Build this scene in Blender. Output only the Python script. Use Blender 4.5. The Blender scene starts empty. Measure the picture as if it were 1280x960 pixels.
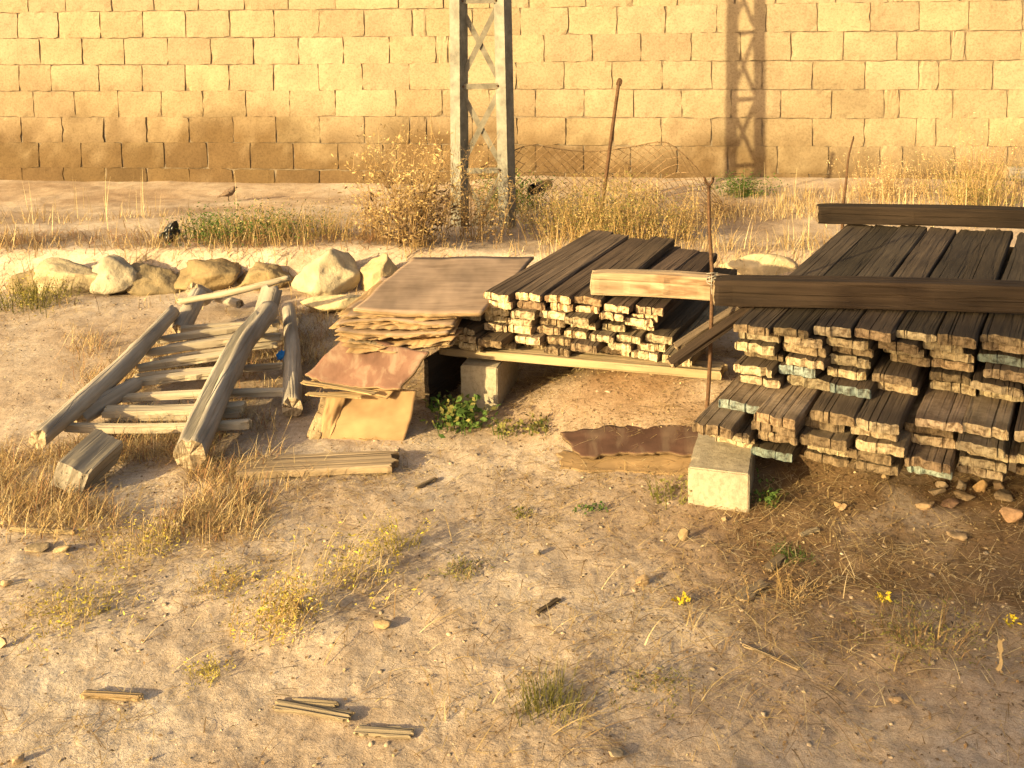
import bpy, bmesh, math, random
import numpy as np
from mathutils import Vector, Matrix, Quaternion

# ------------------------------------------------------------------ camera
SC = bpy.context.scene
COL = SC.collection
R = math.radians
CAM_H, CAM_F, CAM_PPY = 1.60, 1280.0, 107.0      # a 1280 px wide photo, lower crop of an upright frame
TILT, ROLL = R(4.5), R(-0.7)
_f = Vector((0, math.cos(TILT), -math.sin(TILT)))
_r0, _u0 = Vector((1, 0, 0)), Vector((0, math.sin(TILT), math.cos(TILT)))
_r = _r0 * math.cos(ROLL) + _u0 * math.sin(ROLL)
_u = -_r0 * math.sin(ROLL) + _u0 * math.cos(ROLL)
cd = bpy.data.cameras.new('camera')
cam = bpy.data.objects.new('camera', cd)
COL.objects.link(cam)
cd.sensor_fit = 'HORIZONTAL'; cd.sensor_width = 36; cd.lens = 36
cd.shift_y = -(480 - CAM_PPY) / 1280
cd.clip_start = 0.05; cd.clip_end = 500
M4 = Matrix((( _r.x, _u.x, -_f.x, 0), (_r.y, _u.y, -_f.y, 0), (_r.z, _u.z, -_f.z, CAM_H), (0, 0, 0, 1)))
cam.matrix_world = M4
SC.camera = cam

# ------------------------------------------------------------------ light
SUN_EL, SUN_AZ = R(16.5), R(49.5)        # azimuth the light travels towards, from +Y to +X
to_sun = Vector((-math.cos(SUN_EL) * math.sin(SUN_AZ), -math.cos(SUN_EL) * math.cos(SUN_AZ), math.sin(SUN_EL)))
W = bpy.data.worlds.new('World'); SC.world = W; W.use_nodes = True
nt = W.node_tree; nt.nodes.clear()
sky = nt.nodes.new('ShaderNodeTexSky'); sky.sky_type = 'NISHITA'; sky.sun_disc = False
sky.sun_elevation = SUN_EL; sky.sun_rotation = SUN_AZ + math.pi
sky.dust_density = 6.0; sky.air_density = 1.0; sky.ozone_density = 0.4
tint = nt.nodes.new('ShaderNodeMix'); tint.data_type = 'RGBA'; tint.blend_type = 'MULTIPLY'
tint.inputs['Factor'].default_value = 1.0; tint.inputs['B'].default_value = (1.0, 0.90, 0.76, 1)
bg = nt.nodes.new('ShaderNodeBackground'); bg.inputs['Strength'].default_value = 0.115
wo = nt.nodes.new('ShaderNodeOutputWorld')
nt.links.new(sky.outputs[0], tint.inputs['A']); nt.links.new(tint.outputs['Result'], bg.inputs[0]); nt.links.new(bg.outputs[0], wo.inputs[0])
sd = bpy.data.lights.new('sun', 'SUN'); sd.energy = 5.0; sd.angle = R(0.55); sd.color = (1.0, 0.77, 0.37)
sun = bpy.data.objects.new('sun', sd); COL.objects.link(sun)
sun.rotation_mode = 'QUATERNION'; sun.rotation_quaternion = to_sun.to_track_quat('Z', 'Y'); sun.location = to_sun * 30
vs = SC.view_settings
vs.view_transform = 'Standard'; vs.look = 'None'; vs.gamma = 1; vs.exposure = 1.15; vs.use_curve_mapping = False
SC.render.engine = 'CYCLES'
SC.cycles.max_bounces = 6; SC.cycles.diffuse_bounces = 3; SC.cycles.use_denoising = True

# ------------------------------------------------------------------ helpers
rng = np.random.default_rng(7)
rnd = random.Random(11)

def at(px, py, z=0.0):
    """point of height z seen at pixel (px, py) of the 1280 x 960 photograph"""
    d = _f + _r * ((px - 640) / CAM_F) - _u * ((py - CAM_PPY) / CAM_F)
    k = (z - CAM_H) / d.z
    return Vector((d.x * k, d.y * k, z))

def atY(px, py, Y):
    d = _f + _r * ((px - 640) / CAM_F) - _u * ((py - CAM_PPY) / CAM_F)
    k = Y / d.y
    return Vector((d.x * k, Y, CAM_H + d.z * k))

def _hash(ix, iy, iz, seed):
    h = (ix.astype(np.int64) * 374761393 + iy.astype(np.int64) * 668265263 + iz.astype(np.int64) * 2147483647 + seed * 1274126177) & 0xFFFFFFFF
    h = ((h ^ (h >> 13)) * 1274126177) & 0xFFFFFFFF
    h = ((h ^ (h >> 16)) * 2246822519) & 0xFFFFFFFF
    return ((h ^ (h >> 15)) & 0xFFFF) / 65535.0

def vnoise(x, y, z=None, seed=0):
    x = np.asarray(x, float); y = np.asarray(y, float); z = np.zeros_like(x) if z is None else np.asarray(z, float)
    ix, iy, iz = np.floor(x), np.floor(y), np.floor(z)
    fx, fy, fz = x - ix, y - iy, z - iz
    fx = fx * fx * (3 - 2 * fx); fy = fy * fy * (3 - 2 * fy); fz = fz * fz * (3 - 2 * fz)
    o = 0
    for a in (0, 1):
        for b in (0, 1):
            for c in (0, 1):
                o = o + _hash(ix + a, iy + b, iz + c, seed) * (fx if a else 1 - fx) * (fy if b else 1 - fy) * (fz if c else 1 - fz)
    return o * 2 - 1

def fbm(x, y, z=None, seed=0, oct=4):
    o, a, s = 0, 1.0, 1.0
    for k in range(oct):
        o = o + a * vnoise(np.asarray(x) * s, np.asarray(y) * s, None if z is None else np.asarray(z) * s, seed + k * 17)
        a *= 0.5; s *= 2.03
    return o

def sstep(a, b, x):
    t = np.clip((np.asarray(x, float) - a) / (b - a), 0, 1)
    return t * t * (3 - 2 * t)

def bank_line(x):
    return 5.86 + 0.02 * x + 0.04 * np.sin(x * 2.1 + 1)

def gz(x, y):
    """height of the ground"""
    x = np.asarray(x, float); y = np.asarray(y, float)
    yb = bank_line(x)
    lf = 1 - sstep(-1.0, .3, x)
    he, hw = 0.13 + 0.07 * lf, 0.135 - 0.085 * lf          # bank edge and wall foot
    z = sstep(yb - 0.10, yb + 0.10, y) * (he + (hw - he) * sstep(yb + .45, 8.6, y))
    z = z + 0.212 * np.exp(-(((x - 0.58) / 0.44) ** 2 + ((y - 3.90) / 0.34) ** 2))
    z = z + 0.10 * np.exp(-(((x - 1.15) / 0.36) ** 2 + ((y - 3.75) / 0.40) ** 2))
    z = z + 0.05 * np.exp(-(((x + 0.2) / 0.4) ** 2 + ((y - 4.9) / 0.6) ** 2))
    n = 0.012 * fbm(x * 1.3, y * 1.3, seed=3, oct=3)
    flat = 1 - 0.75 * np.exp(-(((x + 2.6) / 1.1) ** 2 + ((y - 4.7) / 0.5) ** 2))
    n = n + (0.0045 * fbm(x * 7, y * 7, seed=9, oct=3) + 0.0032 * np.abs(fbm(x * 24, y * 24, seed=21, oct=3))) * flat
    return z + n

def g1(x, y):
    return float(gz(np.array([x]), np.array([y]))[0])

def G(px, py, lift=0.0):
    """the ground point seen at a pixel"""
    p = at(px, py, 0)
    for _ in range(12):
        p = at(px, py, g1(p.x, p.y))
    p.z += lift
    return p

def link(name, me, mats=(), parent=None):
    o = bpy.data.objects.new(name, me); COL.objects.link(o)
    for m in (mats if isinstance(mats, (list, tuple)) else [mats]):
        me.materials.append(m)
    if parent: o.parent = parent
    return o

def tag(o, label=None, cat=None, group=None, kind=None):
    if label: o['label'] = label
    if cat: o['category'] = cat
    if group: o['group'] = group
    if kind: o['kind'] = kind
    return o

def empty(name, loc, label, cat, group=None, rz=0.0):
    o = bpy.data.objects.new(name, None); COL.objects.link(o)
    o.location = loc; o.rotation_euler = (0, 0, rz); o.empty_display_size = 0.05
    return tag(o, label, cat, group)

def mesh_np(name, verts, faces, mats=(), parent=None, smooth=False, mat_idx=None, loc=None):
    verts = np.asarray(verts, np.float32); faces = np.asarray(faces, np.int32)
    me = bpy.data.meshes.new(name)
    n, k = faces.shape
    me.vertices.add(len(verts)); me.vertices.foreach_set('co', verts.ravel())
    me.loops.add(n * k); me.loops.foreach_set('vertex_index', faces.ravel())
    me.polygons.add(n); me.polygons.foreach_set('loop_start', np.arange(n, dtype=np.int32) * k)
    if smooth: me.polygons.foreach_set('use_smooth', np.ones(n, bool))
    o = link(name, me, mats, parent)
    if mat_idx is not None: me.polygons.foreach_set('material_index', np.asarray(mat_idx, np.int32))
    me.update(calc_edges=True); me.validate()
    if loc is not None: o.location = loc
    return o

def mesh_py(name, verts, faces, mats=(), parent=None, smooth=False, mat_idx=None):
    me = bpy.data.meshes.new(name)
    me.from_pydata([tuple(v) for v in verts], [], faces)
    o = link(name, me, mats, parent)
    if mat_idx is not None: me.polygons.foreach_set('material_index', mat_idx)
    if smooth: me.polygons.foreach_set('use_smooth', [True] * len(faces))
    me.update(); return o

# ------------------------------------------------------------------ materials
class N:
    def __init__(s, name):
        s.m = bpy.data.materials.new(name); s.m.use_nodes = True
        s.t = s.m.node_tree; s.t.nodes.clear()
        s.out = s.t.nodes.new('ShaderNodeOutputMaterial')
        s.b = s.t.nodes.new('ShaderNodeBsdfPrincipled')
        s.b.inputs['Roughness'].default_value = 0.9
        s.b.inputs['Specular IOR Level'].default_value = 0.2
        s.t.links.new(s.b.outputs[0], s.out.inputs[0])
        s.tc = s.t.nodes.new('ShaderNodeTexCoord')
    def l(s, a, b): s.t.links.new(a, b)
    def coord(s, scale=(1, 1, 1), src='Object'):
        m = s.t.nodes.new('ShaderNodeMapping'); m.inputs['Scale'].default_value = scale
        s.l(s.tc.outputs[src], m.inputs[0]); return m.outputs[0]
    def noise(s, co, sc, det=4, rough=0.55, dist=0.0):
        n = s.t.nodes.new('ShaderNodeTexNoise'); n.inputs['Scale'].default_value = sc
        n.inputs['Detail'].default_value = det; n.inputs['Roughness'].default_value = rough; n.inputs['Distortion'].default_value = dist
        s.l(co, n.inputs['Vector']); return n.outputs['Fac']
    def ramp(s, f, stops):
        r = s.t.nodes.new('ShaderNodeValToRGB'); e = r.color_ramp.elements
        while len(e) < len(stops): e.new(0.5)
        for k, (p, c) in enumerate(stops):
            e[k].position = p; e[k].color = (*c, 1) if not isinstance(c, (int, float)) else (c, c, c, 1)
        s.l(f, r.inputs[0]); return r.outputs[0]
    def mix(s, a, b, f=0.5, mode='MIX'):
        m = s.t.nodes.new('ShaderNodeMix'); m.data_type = 'RGBA'; m.blend_type = mode
        for v, i in ((a, 'A'), (b, 'B')):
            if isinstance(v, tuple): m.inputs[i].default_value = (*v, 1)
            else: s.l(v, m.inputs[i])
        if isinstance(f, (int, float)): m.inputs['Factor'].default_value = f
        else: s.l(f, m.inputs['Factor'])
        return m.outputs['Result']
    def bump(s, h, strength=0.5, dist=0.01):
        b = s.t.nodes.new('ShaderNodeBump'); b.inputs['Strength'].default_value = strength; b.inputs['Distance'].default_value = dist
        s.l(h, b.inputs['Height'])
        if s.b.inputs['Normal'].links: s.l(s.b.inputs['Normal'].links[0].from_socket, b.inputs['Normal'])
        s.l(b.outputs[0], s.b.inputs['Normal'])
    def info(s, out='Random'):
        n = s.t.nodes.new('ShaderNodeObjectInfo'); return n.outputs[out]
    def attr(s, name, out='Color'):
        n = s.t.nodes.new('ShaderNodeAttribute'); n.attribute_name = name; return n.outputs[out]
    def color(s, c):
        if isinstance(c, tuple): s.b.inputs['Base Color'].default_value = (*c, 1)
        else: s.l(c, s.b.inputs['Base Color'])
        return s.m

def wood(name, dark, light, grain=(55, 4, 55), tint=True, bump=0.6, dust=None, cracks=True, stain=None):
    n = N(name); co = n.coord(grain)
    g = n.noise(co, 1.0, 6, 0.65, 0.4)
    c = n.ramp(g, [(0.28, dark), (0.72, light)])
    big = n.noise(n.coord((6, 2.2, 6)), 1.0, 3)
    c = n.mix(c, n.ramp(big, [(0.3, (0.55, 0.52, 0.5)), (0.7, (1.15, 1.1, 1.05))]), 1.0, 'MULTIPLY')
    if dust:
        d = n.noise(n.coord((9, 9, 9)), 1.0, 5, 0.7)
        c = n.mix(c, dust, n.ramp(d, [(0.45, 0.0), (0.7, 0.75)]))
    if stain:
        d = n.noise(n.coord((16, 3.2, 16)), 1.0, 4, 0.6, 0.5)
        c = n.mix(c, stain, n.ramp(d, [(0.52, 0.0), (0.66, 0.85)]))
    if tint: c = n.mix(c, n.info('Color'), 1.0, 'MULTIPLY')
    n.color(c)
    n.bump(g, bump, 0.006)
    if cracks:
        k = n.noise(n.coord((grain[0] * 0.6, grain[1] * 0.25, grain[2] * 0.6)), 1.0, 2, 0.4)
        n.bump(n.ramp(k, [(0.36, 0.0), (0.42, 1.0)]), 0.7, 0.006)
    return n.m

def endgrain(name, dark, light, tint=0.85):
    n = N(name)
    v = n.noise(n.coord((130, 20, 35)), 1.0, 5, 0.7, 0.3)
    r = n.noise(n.coord((38, 38, 60)), 1.0, 3, 0.6)
    c = n.ramp(v, [(0.30, dark), (0.55, light)])
    c = n.mix(c, n.ramp(r, [(0.34, (0.30, 0.24, 0.2)), (0.5, (1, 1, 1))]), 0.85, 'MULTIPLY')
    c = n.mix(c, n.mix(c, n.info('Color'), 1.0, 'MULTIPLY'), tint)
    n.color(c); n.bump(v, 0.8, 0.008)
    return n.m

def plain(name, c, rough=0.8, var=0.25, sc=12, bump=0.3, bd=0.01, metal=0.0, spec=0.2):
    n = N(name)
    f = n.noise(n.coord(), sc, 6, 0.65)
    n.color(n.mix(n.ramp(f, [(0.3, tuple(x * (1 - var) for x in c)), (0.7, tuple(min(1, x * (1 + var)) for x in c))]), n.info('Color'), 1.0, 'MULTIPLY'))
    n.b.inputs['Roughness'].default_value = rough; n.b.inputs['Metallic'].default_value = metal
    n.b.inputs['Specular IOR Level'].default_value = spec
    if bump: n.bump(f, bump, bd)
    return n.m

def plantmat(name, a, b, trans=0.25):
    """leaf or straw colour varied along the mesh; light passes through a little"""
    n = N(name)
    f = n.noise(n.coord(), 9, 3, 0.6); f2 = n.noise(n.coord(), 160, 2, 0.5)
    c = n.mix(n.ramp(f, [(0.3, a), (0.7, b)]), n.ramp(f2, [(0.3, (0.7, 0.7, 0.7)), (0.7, (1.25, 1.25, 1.25))]), 1.0, 'MULTIPLY')
    n.color(c); n.b.inputs['Roughness'].default_value = 0.75
    if trans:
        t = n.t.nodes.new('ShaderNodeBsdfTranslucent'); n.l(c, t.inputs[0])
        mx = n.t.nodes.new('ShaderNodeMixShader'); mx.inputs[0].default_value = trans
        n.l(n.b.outputs[0], mx.inputs[1]); n.l(t.outputs[0], mx.inputs[2]); n.l(mx.outputs[0], n.out.inputs[0])
    return n.m

def ground_mat():
    n = N('dusty_soil')
    p = n.coord()
    a = n.noise(p, 1.1, 5, 0.6, 0.3); b = n.noise(p, 9, 6, 0.7); c = n.noise(p, 70, 5, 0.7); d = n.noise(p, 330, 3, 0.6)
    col = n.ramp(a, [(0.36, (0.40, 0.305, 0.225)), (0.50, (0.50, 0.405, 0.318)), (0.62, (0.58, 0.495, 0.41))])
    col = n.mix(col, n.ramp(b, [(0.32, (0.74, 0.70, 0.65)), (0.62, (1.06, 1.05, 1.03))]), 0.9, 'MULTIPLY')
    col = n.mix(col, n.ramp(c, [(0.3, (0.72, 0.68, 0.62)), (0.6, (1.06, 1.06, 1.06))]), 0.8, 'MULTIPLY')
    col = n.mix(col, n.ramp(d, [(0.30, (0.55, 0.5, 0.45)), (0.5, (1.0, 1.0, 1.0)), (0.72, (1.25, 1.25, 1.25))]), 0.8, 'MULTIPLY')
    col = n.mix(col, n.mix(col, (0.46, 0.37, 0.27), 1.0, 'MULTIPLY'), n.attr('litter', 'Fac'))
    n.color(col); n.b.inputs['Roughness'].default_value = 1.0; n.b.inputs['Specular IOR Level'].default_value = 0.05
    n.bump(b, 0.35, 0.012); n.bump(c, 0.5, 0.006); n.bump(d, 0.4, 0.002)
    return n.m

def block_mat(name, attr=True, base=((0.275, 0.212, 0.136), (0.355, 0.282, 0.184))):
    n = N(name); p = n.coord()
    a = n.noise(p, 5, 5, 0.65); b = n.noise(p, 55, 5, 0.75); c = n.noise(p, 170, 3, 0.6)
    col = n.ramp(a, [(0.3, base[0]), (0.7, base[1])])
    col = n.mix(col, n.ramp(b, [(0.28, (0.55, 0.52, 0.47)), (0.55, (1.05, 1.05, 1.05))]), 0.75, 'MULTIPLY')
    if attr: col = n.mix(col, n.attr('tone'), 1.0, 'MULTIPLY')
    n.color(col); n.b.inputs['Roughness'].default_value = 0.95
    n.bump(b, 0.28, 0.008); n.bump(c, 0.4, 0.003)
    return n.m

MAT = {}
def M(k): return MAT[k]
MAT['ground'] = ground_mat()
MAT['block'] = block_mat('cement_block', True)
MAT['block_single'] = block_mat('cement_block_single', False, ((0.32, 0.27, 0.195), (0.40, 0.345, 0.255)))
MAT['mortar'] = plain('mortar', (0.19, 0.15, 0.105), 0.95, 0.3, 25, 0.6, 0.01)
MAT['plank_dark'] = wood('weathered_plank_dark', (0.062, 0.048, 0.038), (0.115, 0.092, 0.072), (90, 5, 90))
MAT['plank_dusty'] = wood('weathered_plank_dusty', (0.13, 0.10, 0.068), (0.25, 0.20, 0.14), (90, 5, 90), dust=(0.34, 0.27, 0.19))
MAT['plank_mid'] = wood('weathered_plank_mid', (0.095, 0.072, 0.052), (0.18, 0.14, 0.10), (90, 5, 90))
MAT['end_pale'] = endgrain('plank_end_pale', (0.26, 0.19, 0.115), (0.52, 0.43, 0.29))
MAT['end_brown'] = endgrain('plank_end_brown', (0.11, 0.08, 0.05), (0.28, 0.21, 0.135))
MAT['end_blue'] = endgrain('plank_end_blue_paint', (0.15, 0.14, 0.11), (0.27, 0.34, 0.33))
MAT['log'] = wood('bleached_log', (0.29, 0.262, 0.222), (0.44, 0.405, 0.355), (70, 3, 70), bump=0.5)
MAT['log_end'] = endgrain('log_end', (0.16, 0.11, 0.06), (0.40, 0.32, 0.22))
MAT['slat'] = wood('pale_slat', (0.36, 0.31, 0.23), (0.54, 0.48, 0.38), (60, 3, 60), bump=0.4)
MAT['beam_pale'] = wood('pale_timber', (0.30, 0.21, 0.13), (0.52, 0.42, 0.29), (44, 2.0, 44), bump=0.4, stain=(0.19, 0.115, 0.065))
MAT['beam_dark'] = wood('dark_timber', (0.022, 0.015, 0.011), (0.052, 0.036, 0.025), (60, 2.0, 60), bump=0.4)
MAT['ply_edge'] = wood('plywood_edge', (0.20, 0.13, 0.07), (0.48, 0.37, 0.23), (7, 7, 260), bump=0.9, cracks=False)
MAT['ply_face'] = wood('plywood_face_grey', (0.25, 0.18, 0.13), (0.44, 0.335, 0.255), (3, 22, 22), bump=0.25, cracks=False)
MAT['ply_red'] = wood('plywood_face_red', (0.155, 0.085, 0.062), (0.235, 0.14, 0.105), (18, 6, 18), bump=0.2, cracks=False, stain=(0.27, 0.19, 0.135))
MAT['ply_tan'] = wood('plywood_face_tan', (0.30, 0.20, 0.105), (0.40, 0.28, 0.155), (4, 40, 5), bump=0.15, cracks=False)
MAT['rock'] = plain('limestone', (0.50, 0.43, 0.31), 0.9, 0.3, 7, 0.8, 0.03)
MAT['rubble'] = plain('rubble', (0.33, 0.26, 0.18), 0.95, 0.4, 25, 0.7, 0.01)
MAT['pebble'] = plain('pebbles', (0.37, 0.29, 0.205), 0.95, 0.5, 20, 0.3, 0.002)
MAT['steel'] = plain('galvanised_steel', (0.20, 0.19, 0.16), 0.7, 0.4, 14, 0.1, 0.002, 0.1, 0.3)
MAT['brace'] = plain('dull_brace_steel', (0.20, 0.18, 0.14), 0.7, 0.4, 14, 0.1, 0.002, 0.1, 0.3)
MAT['rust'] = plain('rusty_iron', (0.10, 0.055, 0.03), 0.8, 0.5, 60, 0.5, 0.002, 0.2)
MAT['wire'] = plain('rusty_wire', (0.20, 0.13, 0.07), 0.7, 0.3, 60, 0.0, 0.001, 0.2)
MAT['tie'] = plain('grey_tie_wire', (0.35, 0.32, 0.27), 0.6, 0.2, 60, 0.0, 0.001, 0.4)
MAT['straw'] = plantmat('dry_straw', (0.40, 0.27, 0.11), (0.62, 0.46, 0.22))
MAT['straw_pale'] = plantmat('pale_straw', (0.50, 0.38, 0.20), (0.68, 0.55, 0.33))
MAT['straw_brown'] = plantmat('brown_straw', (0.17, 0.105, 0.05), (0.33, 0.22, 0.11), 0.1)
MAT['red_straw'] = plantmat('reddish_straw', (0.24, 0.12, 0.06), (0.40, 0.23, 0.12), 0.1)
MAT['litter'] = plantmat('leaf_litter', (0.09, 0.055, 0.03), (0.24, 0.16, 0.085), 0.1)
MAT['green'] = plantmat('green_leaf', (0.055, 0.11, 0.022), (0.13, 0.20, 0.045), 0.3)
MAT['olive'] = plantmat('olive_leaf', (0.13, 0.13, 0.035), (0.28, 0.25, 0.08), 0.3)
MAT['yellow'] = plantmat('yellow_green_leaf', (0.33, 0.27, 0.05), (0.52, 0.43, 0.10), 0.3)
MAT['flower'] = plantmat('yellow_flower', (0.65, 0.50, 0.03), (0.75, 0.60, 0.06), 0.2)
MAT['stem'] = plantmat('dry_stem', (0.30, 0.19, 0.085), (0.50, 0.36, 0.18), 0.1)
MAT['black'] = plain('black_plastic', (0.012, 0.012, 0.013), 0.35, 0.3, 20, 0.3, 0.01, 0, 0.5)
MAT['blue'] = plain('blue_plastic', (0.02, 0.16, 0.45), 0.6, 0.3, 30, 0.5, 0.01)
MAT['bird'] = plain('brown_feathers', (0.15, 0.105, 0.075), 0.9, 0.45, 60, 0.2, 0.003)
MAT['beak'] = plain('beak', (0.08, 0.06, 0.04), 0.6, 0.1, 30, 0)
MAT['bark'] = plain('bark', (0.13, 0.10, 0.07), 0.95, 0.4, 20, 0.8, 0.02)
MAT['card'] = plain('pale_scrap', (0.52, 0.45, 0.34), 0.9, 0.2, 20, 0.3, 0.004)

# ------------------------------------------------------------------ ground
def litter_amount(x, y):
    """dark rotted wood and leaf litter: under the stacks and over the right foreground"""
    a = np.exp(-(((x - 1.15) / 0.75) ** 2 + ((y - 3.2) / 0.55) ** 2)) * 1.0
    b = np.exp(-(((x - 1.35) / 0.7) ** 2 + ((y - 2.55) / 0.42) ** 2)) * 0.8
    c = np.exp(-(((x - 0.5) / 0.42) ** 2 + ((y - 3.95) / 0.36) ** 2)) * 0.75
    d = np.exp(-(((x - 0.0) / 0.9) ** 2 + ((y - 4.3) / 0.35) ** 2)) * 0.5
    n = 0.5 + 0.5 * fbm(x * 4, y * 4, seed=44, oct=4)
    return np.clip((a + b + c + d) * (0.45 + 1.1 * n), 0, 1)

def build_ground():
    ys = np.concatenate([np.linspace(-45, 1.2, 24)[:-1], 1.2 * np.exp(np.arange(0, math.log(10.2 / 1.2), 0.0056)), np.linspace(10.4, 120, 26)])
    us = np.concatenate([-np.geomspace(40, 0.72, 22)[:-1], np.linspace(-0.72, 0.72, 430), np.geomspace(0.72, 40, 22)[1:]])
    Y, U = np.meshgrid(ys, us, indexing='ij')
    Wd = np.maximum(Y, 0.8) * 0.92 + 0.35
    Wd = np.where(Y > 10.3, 10.3 * 0.92 + 0.35, Wd)
    X = U * Wd
    Z = gz(X, Y)
    v = np.stack([X, Y, Z], -1).reshape(-1, 3)
    a, b = len(ys), len(us)
    i = (np.arange(a - 1)[:, None] * b + np.arange(b - 1)[None, :]).ravel()
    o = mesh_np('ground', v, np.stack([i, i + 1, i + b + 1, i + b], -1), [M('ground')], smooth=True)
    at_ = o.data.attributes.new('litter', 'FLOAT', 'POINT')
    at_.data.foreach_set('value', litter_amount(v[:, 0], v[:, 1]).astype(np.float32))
    tag(o, kind='structure')
build_ground()

# ------------------------------------------------------------------ block wall
WPSI, WD, WH0, WROW = R(-7.15), 8.663, CAM_H - 0.019, 0.2352
w_n = Vector((-math.sin(WPSI), math.cos(WPSI), 0)); w_t = Vector((math.cos(WPSI), math.sin(WPSI), 0))
def wall_s(px, py):
    d = _f + _r * ((px - 640) / CAM_F) - _u * ((py - CAM_PPY) / CAM_F)
    return (d * (WD / d.dot(w_n))).dot(w_t)

def build_wall():
    J = {0: (7, [20, 72, 124, 177, 231, 286, 342, 398, 454, 515, 532, 590, 650, 710, 771, 832, 896, 958, 1022, 1088, 1150, 1212]),
         1: (30, [48, 101, 154, 208, 262, 316, 372, 428, 486, 544, 560, 620, 680, 740, 801, 864, 926, 989, 1055, 1122, 1190, 1208, 1277]),
         2: (62, [22, 62, 122, 176, 230, 285, 341, 397, 452, 511, 578, 645, 705, 765, 828, 890, 953, 1016, 1082, 1149, 1174, 1242]),
         3: (96, [40, 92, 146, 200, 252, 306, 361, 418, 494, 552, 611, 669, 730, 792, 852, 914, 976, 1040, 1106, 1125, 1192, 1260]),
         4: (130, [25, 76, 129, 182, 235, 290, 344, 399, 455, 511, 533, 590, 646, 707, 767, 827, 889, 953, 1016, 1081, 1146, 1171, 1237]),
         5: (164, [47, 100, 151, 204, 258, 312, 366, 422, 478, 495, 552, 610, 669, 729, 788, 847, 910, 972, 1036, 1101, 1129, 1195, 1261]),
         6: (198, [26, 78, 131, 183, 236, 290, 343, 398, 454, 514, 578, 642, 706, 766, 826, 888, 951, 1012, 1076, 1142, 1166, 1230]),
         7: (222, [7, 34, 62, 90, 115, 142, 170, 200, 228, 254, 280, 310, 338, 366, 394, 424, 452, 482, 512, 542, 574, 606, 640, 670, 700, 734, 766, 800, 836, 870, 905, 940, 975, 1012, 1050, 1090, 1130, 1170, 1210, 1250]),
         }
    NX, NZ = 7, 4
    V, Fc, tone = [], [], []
    r = random.Random(5)
    rows = [(-4, 2), (-3, 1), (-2, 4), (-1, 3), (0, 0), (1, 1), (2, 2), (3, 3), (4, 4), (5, 5), (6, 6), (7, 7)]
    def quadpatch(s0, s1, z0, z1, col, proud):
        base = len(V)
        zc = WH0 - 0
        for j in range(NZ + 1):
            for i in range(NX + 1):
                fi, fj = i / NX, j / NZ
                edge = min(fi, 1 - fi) * (s1 - s0); edgez = min(fj, 1 - fj) * (z1 - z0)
                e = 0.0
                s = s0 + (s1 - s0) * fi; z = z0 + (z1 - z0) * fj
                s += r.gauss(0, 0.0035) if i in (0, NX) else 0
                z += r.gauss(0, 0.003) if j in (0, NZ) else 0
                d = proud + r.gauss(0, 0.0007)
                corner = (i in (0, NX)) and (j in (0, NZ))
                if corner:
                    d -= abs(r.gauss(0, 0.006)); s += (0.006 if i == 0 else -0.006) * r.random(); z += (0.005 if j == 0 else -0.005) * r.random()
                elif i in (0, NX) or j in (0, NZ): d -= abs(r.gauss(0, 0.003))
                V.append((s, d, z)); tone.append(col)
        k = base
        for j in range(NZ):
            for i in range(NX):
                a = k + j * (NX + 1) + i
                Fc.append((a, a + 1, a + NX + 2, a + NX + 1))
        # sides of the block down into the joint
        ring = [k + i for i in range(NX + 1)] + [k + j * (NX + 1) + NX for j in range(1, NZ + 1)] + [k + NZ * (NX + 1) + i for i in range(NX - 1, -1, -1)] + [k + j * (NX + 1) for j in range(NZ - 1, 0, -1)]
        b2 = len(V)
        for q in ring:
            s, d, z = V[q]; V.append((s, -0.06, z)); tone.append(tuple(c * 0.8 for c in col))
        for q in range(len(ring)):
            q2 = (q + 1) % len(ring)
            Fc.append((ring[q2], ring[q], b2 + q, b2 + q2))
    for row, src in rows:
        py, joints = J[src]
        ss = [wall_s(x, py) for x in joints]
        if row < 0: ss = [s + r.uniform(-0.05, 0.05) for s in ss]
        full = []
        step = 0.41 if row != 7 else 0.2
        s = ss[0]
        left = []
        while s > -9.5: s -= step; left.append(s)
        full = left[::-1] + ss
        s = ss[-1]
        while s < 9.5: s += step; full.append(s)
        zt, zb = WH0 - WROW * row, WH0 - WROW * (row + 1)
        for s0, s1 in zip(full[:-1], full[1:]):
            if s1 - s0 < 0.05: continue
            sm = (s0 + s1) / 2
            wave = 0.006 * math.sin(sm * 0.9 + row)
            g = r.gauss(1.0, 0.06)
            low = max(0.0, (row - 3.0) / 3.0) if row < 7 else 0.9
            leftw = 1.0 / (1 + math.exp((sm + 1.6) * 2.0))
            stain = 0.10 * min(1.0, low) * r.random()
            g *= (1 - stain)
            col = (g * 1.0, g * (1 - 0.10 * stain + r.gauss(0, 0.008)), g * (1 - 0.22 * stain + r.gauss(0, 0.015)))
            gap = 0.0032 + 0.005 * r.random() ** 3
            quadpatch(s0 + gap, s1 - gap, zb + wave + 0.0018, zt + wave - 0.0018, col, r.gauss(0, 0.0014))
    v = np.array(V); tn = np.array(tone)
    # rising damp and dirt: a broad brown stain on the low courses, deepest at the left
    hgt = (WH0 - v[:, 2]) / WROW                     # courses below the top line
    lw = 1 / (1 + np.exp((v[:, 0] + 1.5 + .8 * vnoise(v[:, 2] * 2, v[:, 0] * .7, seed=6)) * 1.6))
    nz = fbm(v[:, 0] * 1.1, v[:, 2] * 2.2, seed=31, oct=4); n2 = fbm(v[:, 0] * 7, v[:, 2] * 7, seed=33, oct=3)
    st = sstep(2.8, 6.3, hgt + 1.1 * nz) * (.42 + .22 * lw) + sstep(4.6, 6.4, hgt + .7 * nz) * .26
    st = np.clip(st * (1 + .35 * n2), 0, .68)[:, None]
    tn = tn * (1 - st * np.array([[.86, .96, 1.08]]))
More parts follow.
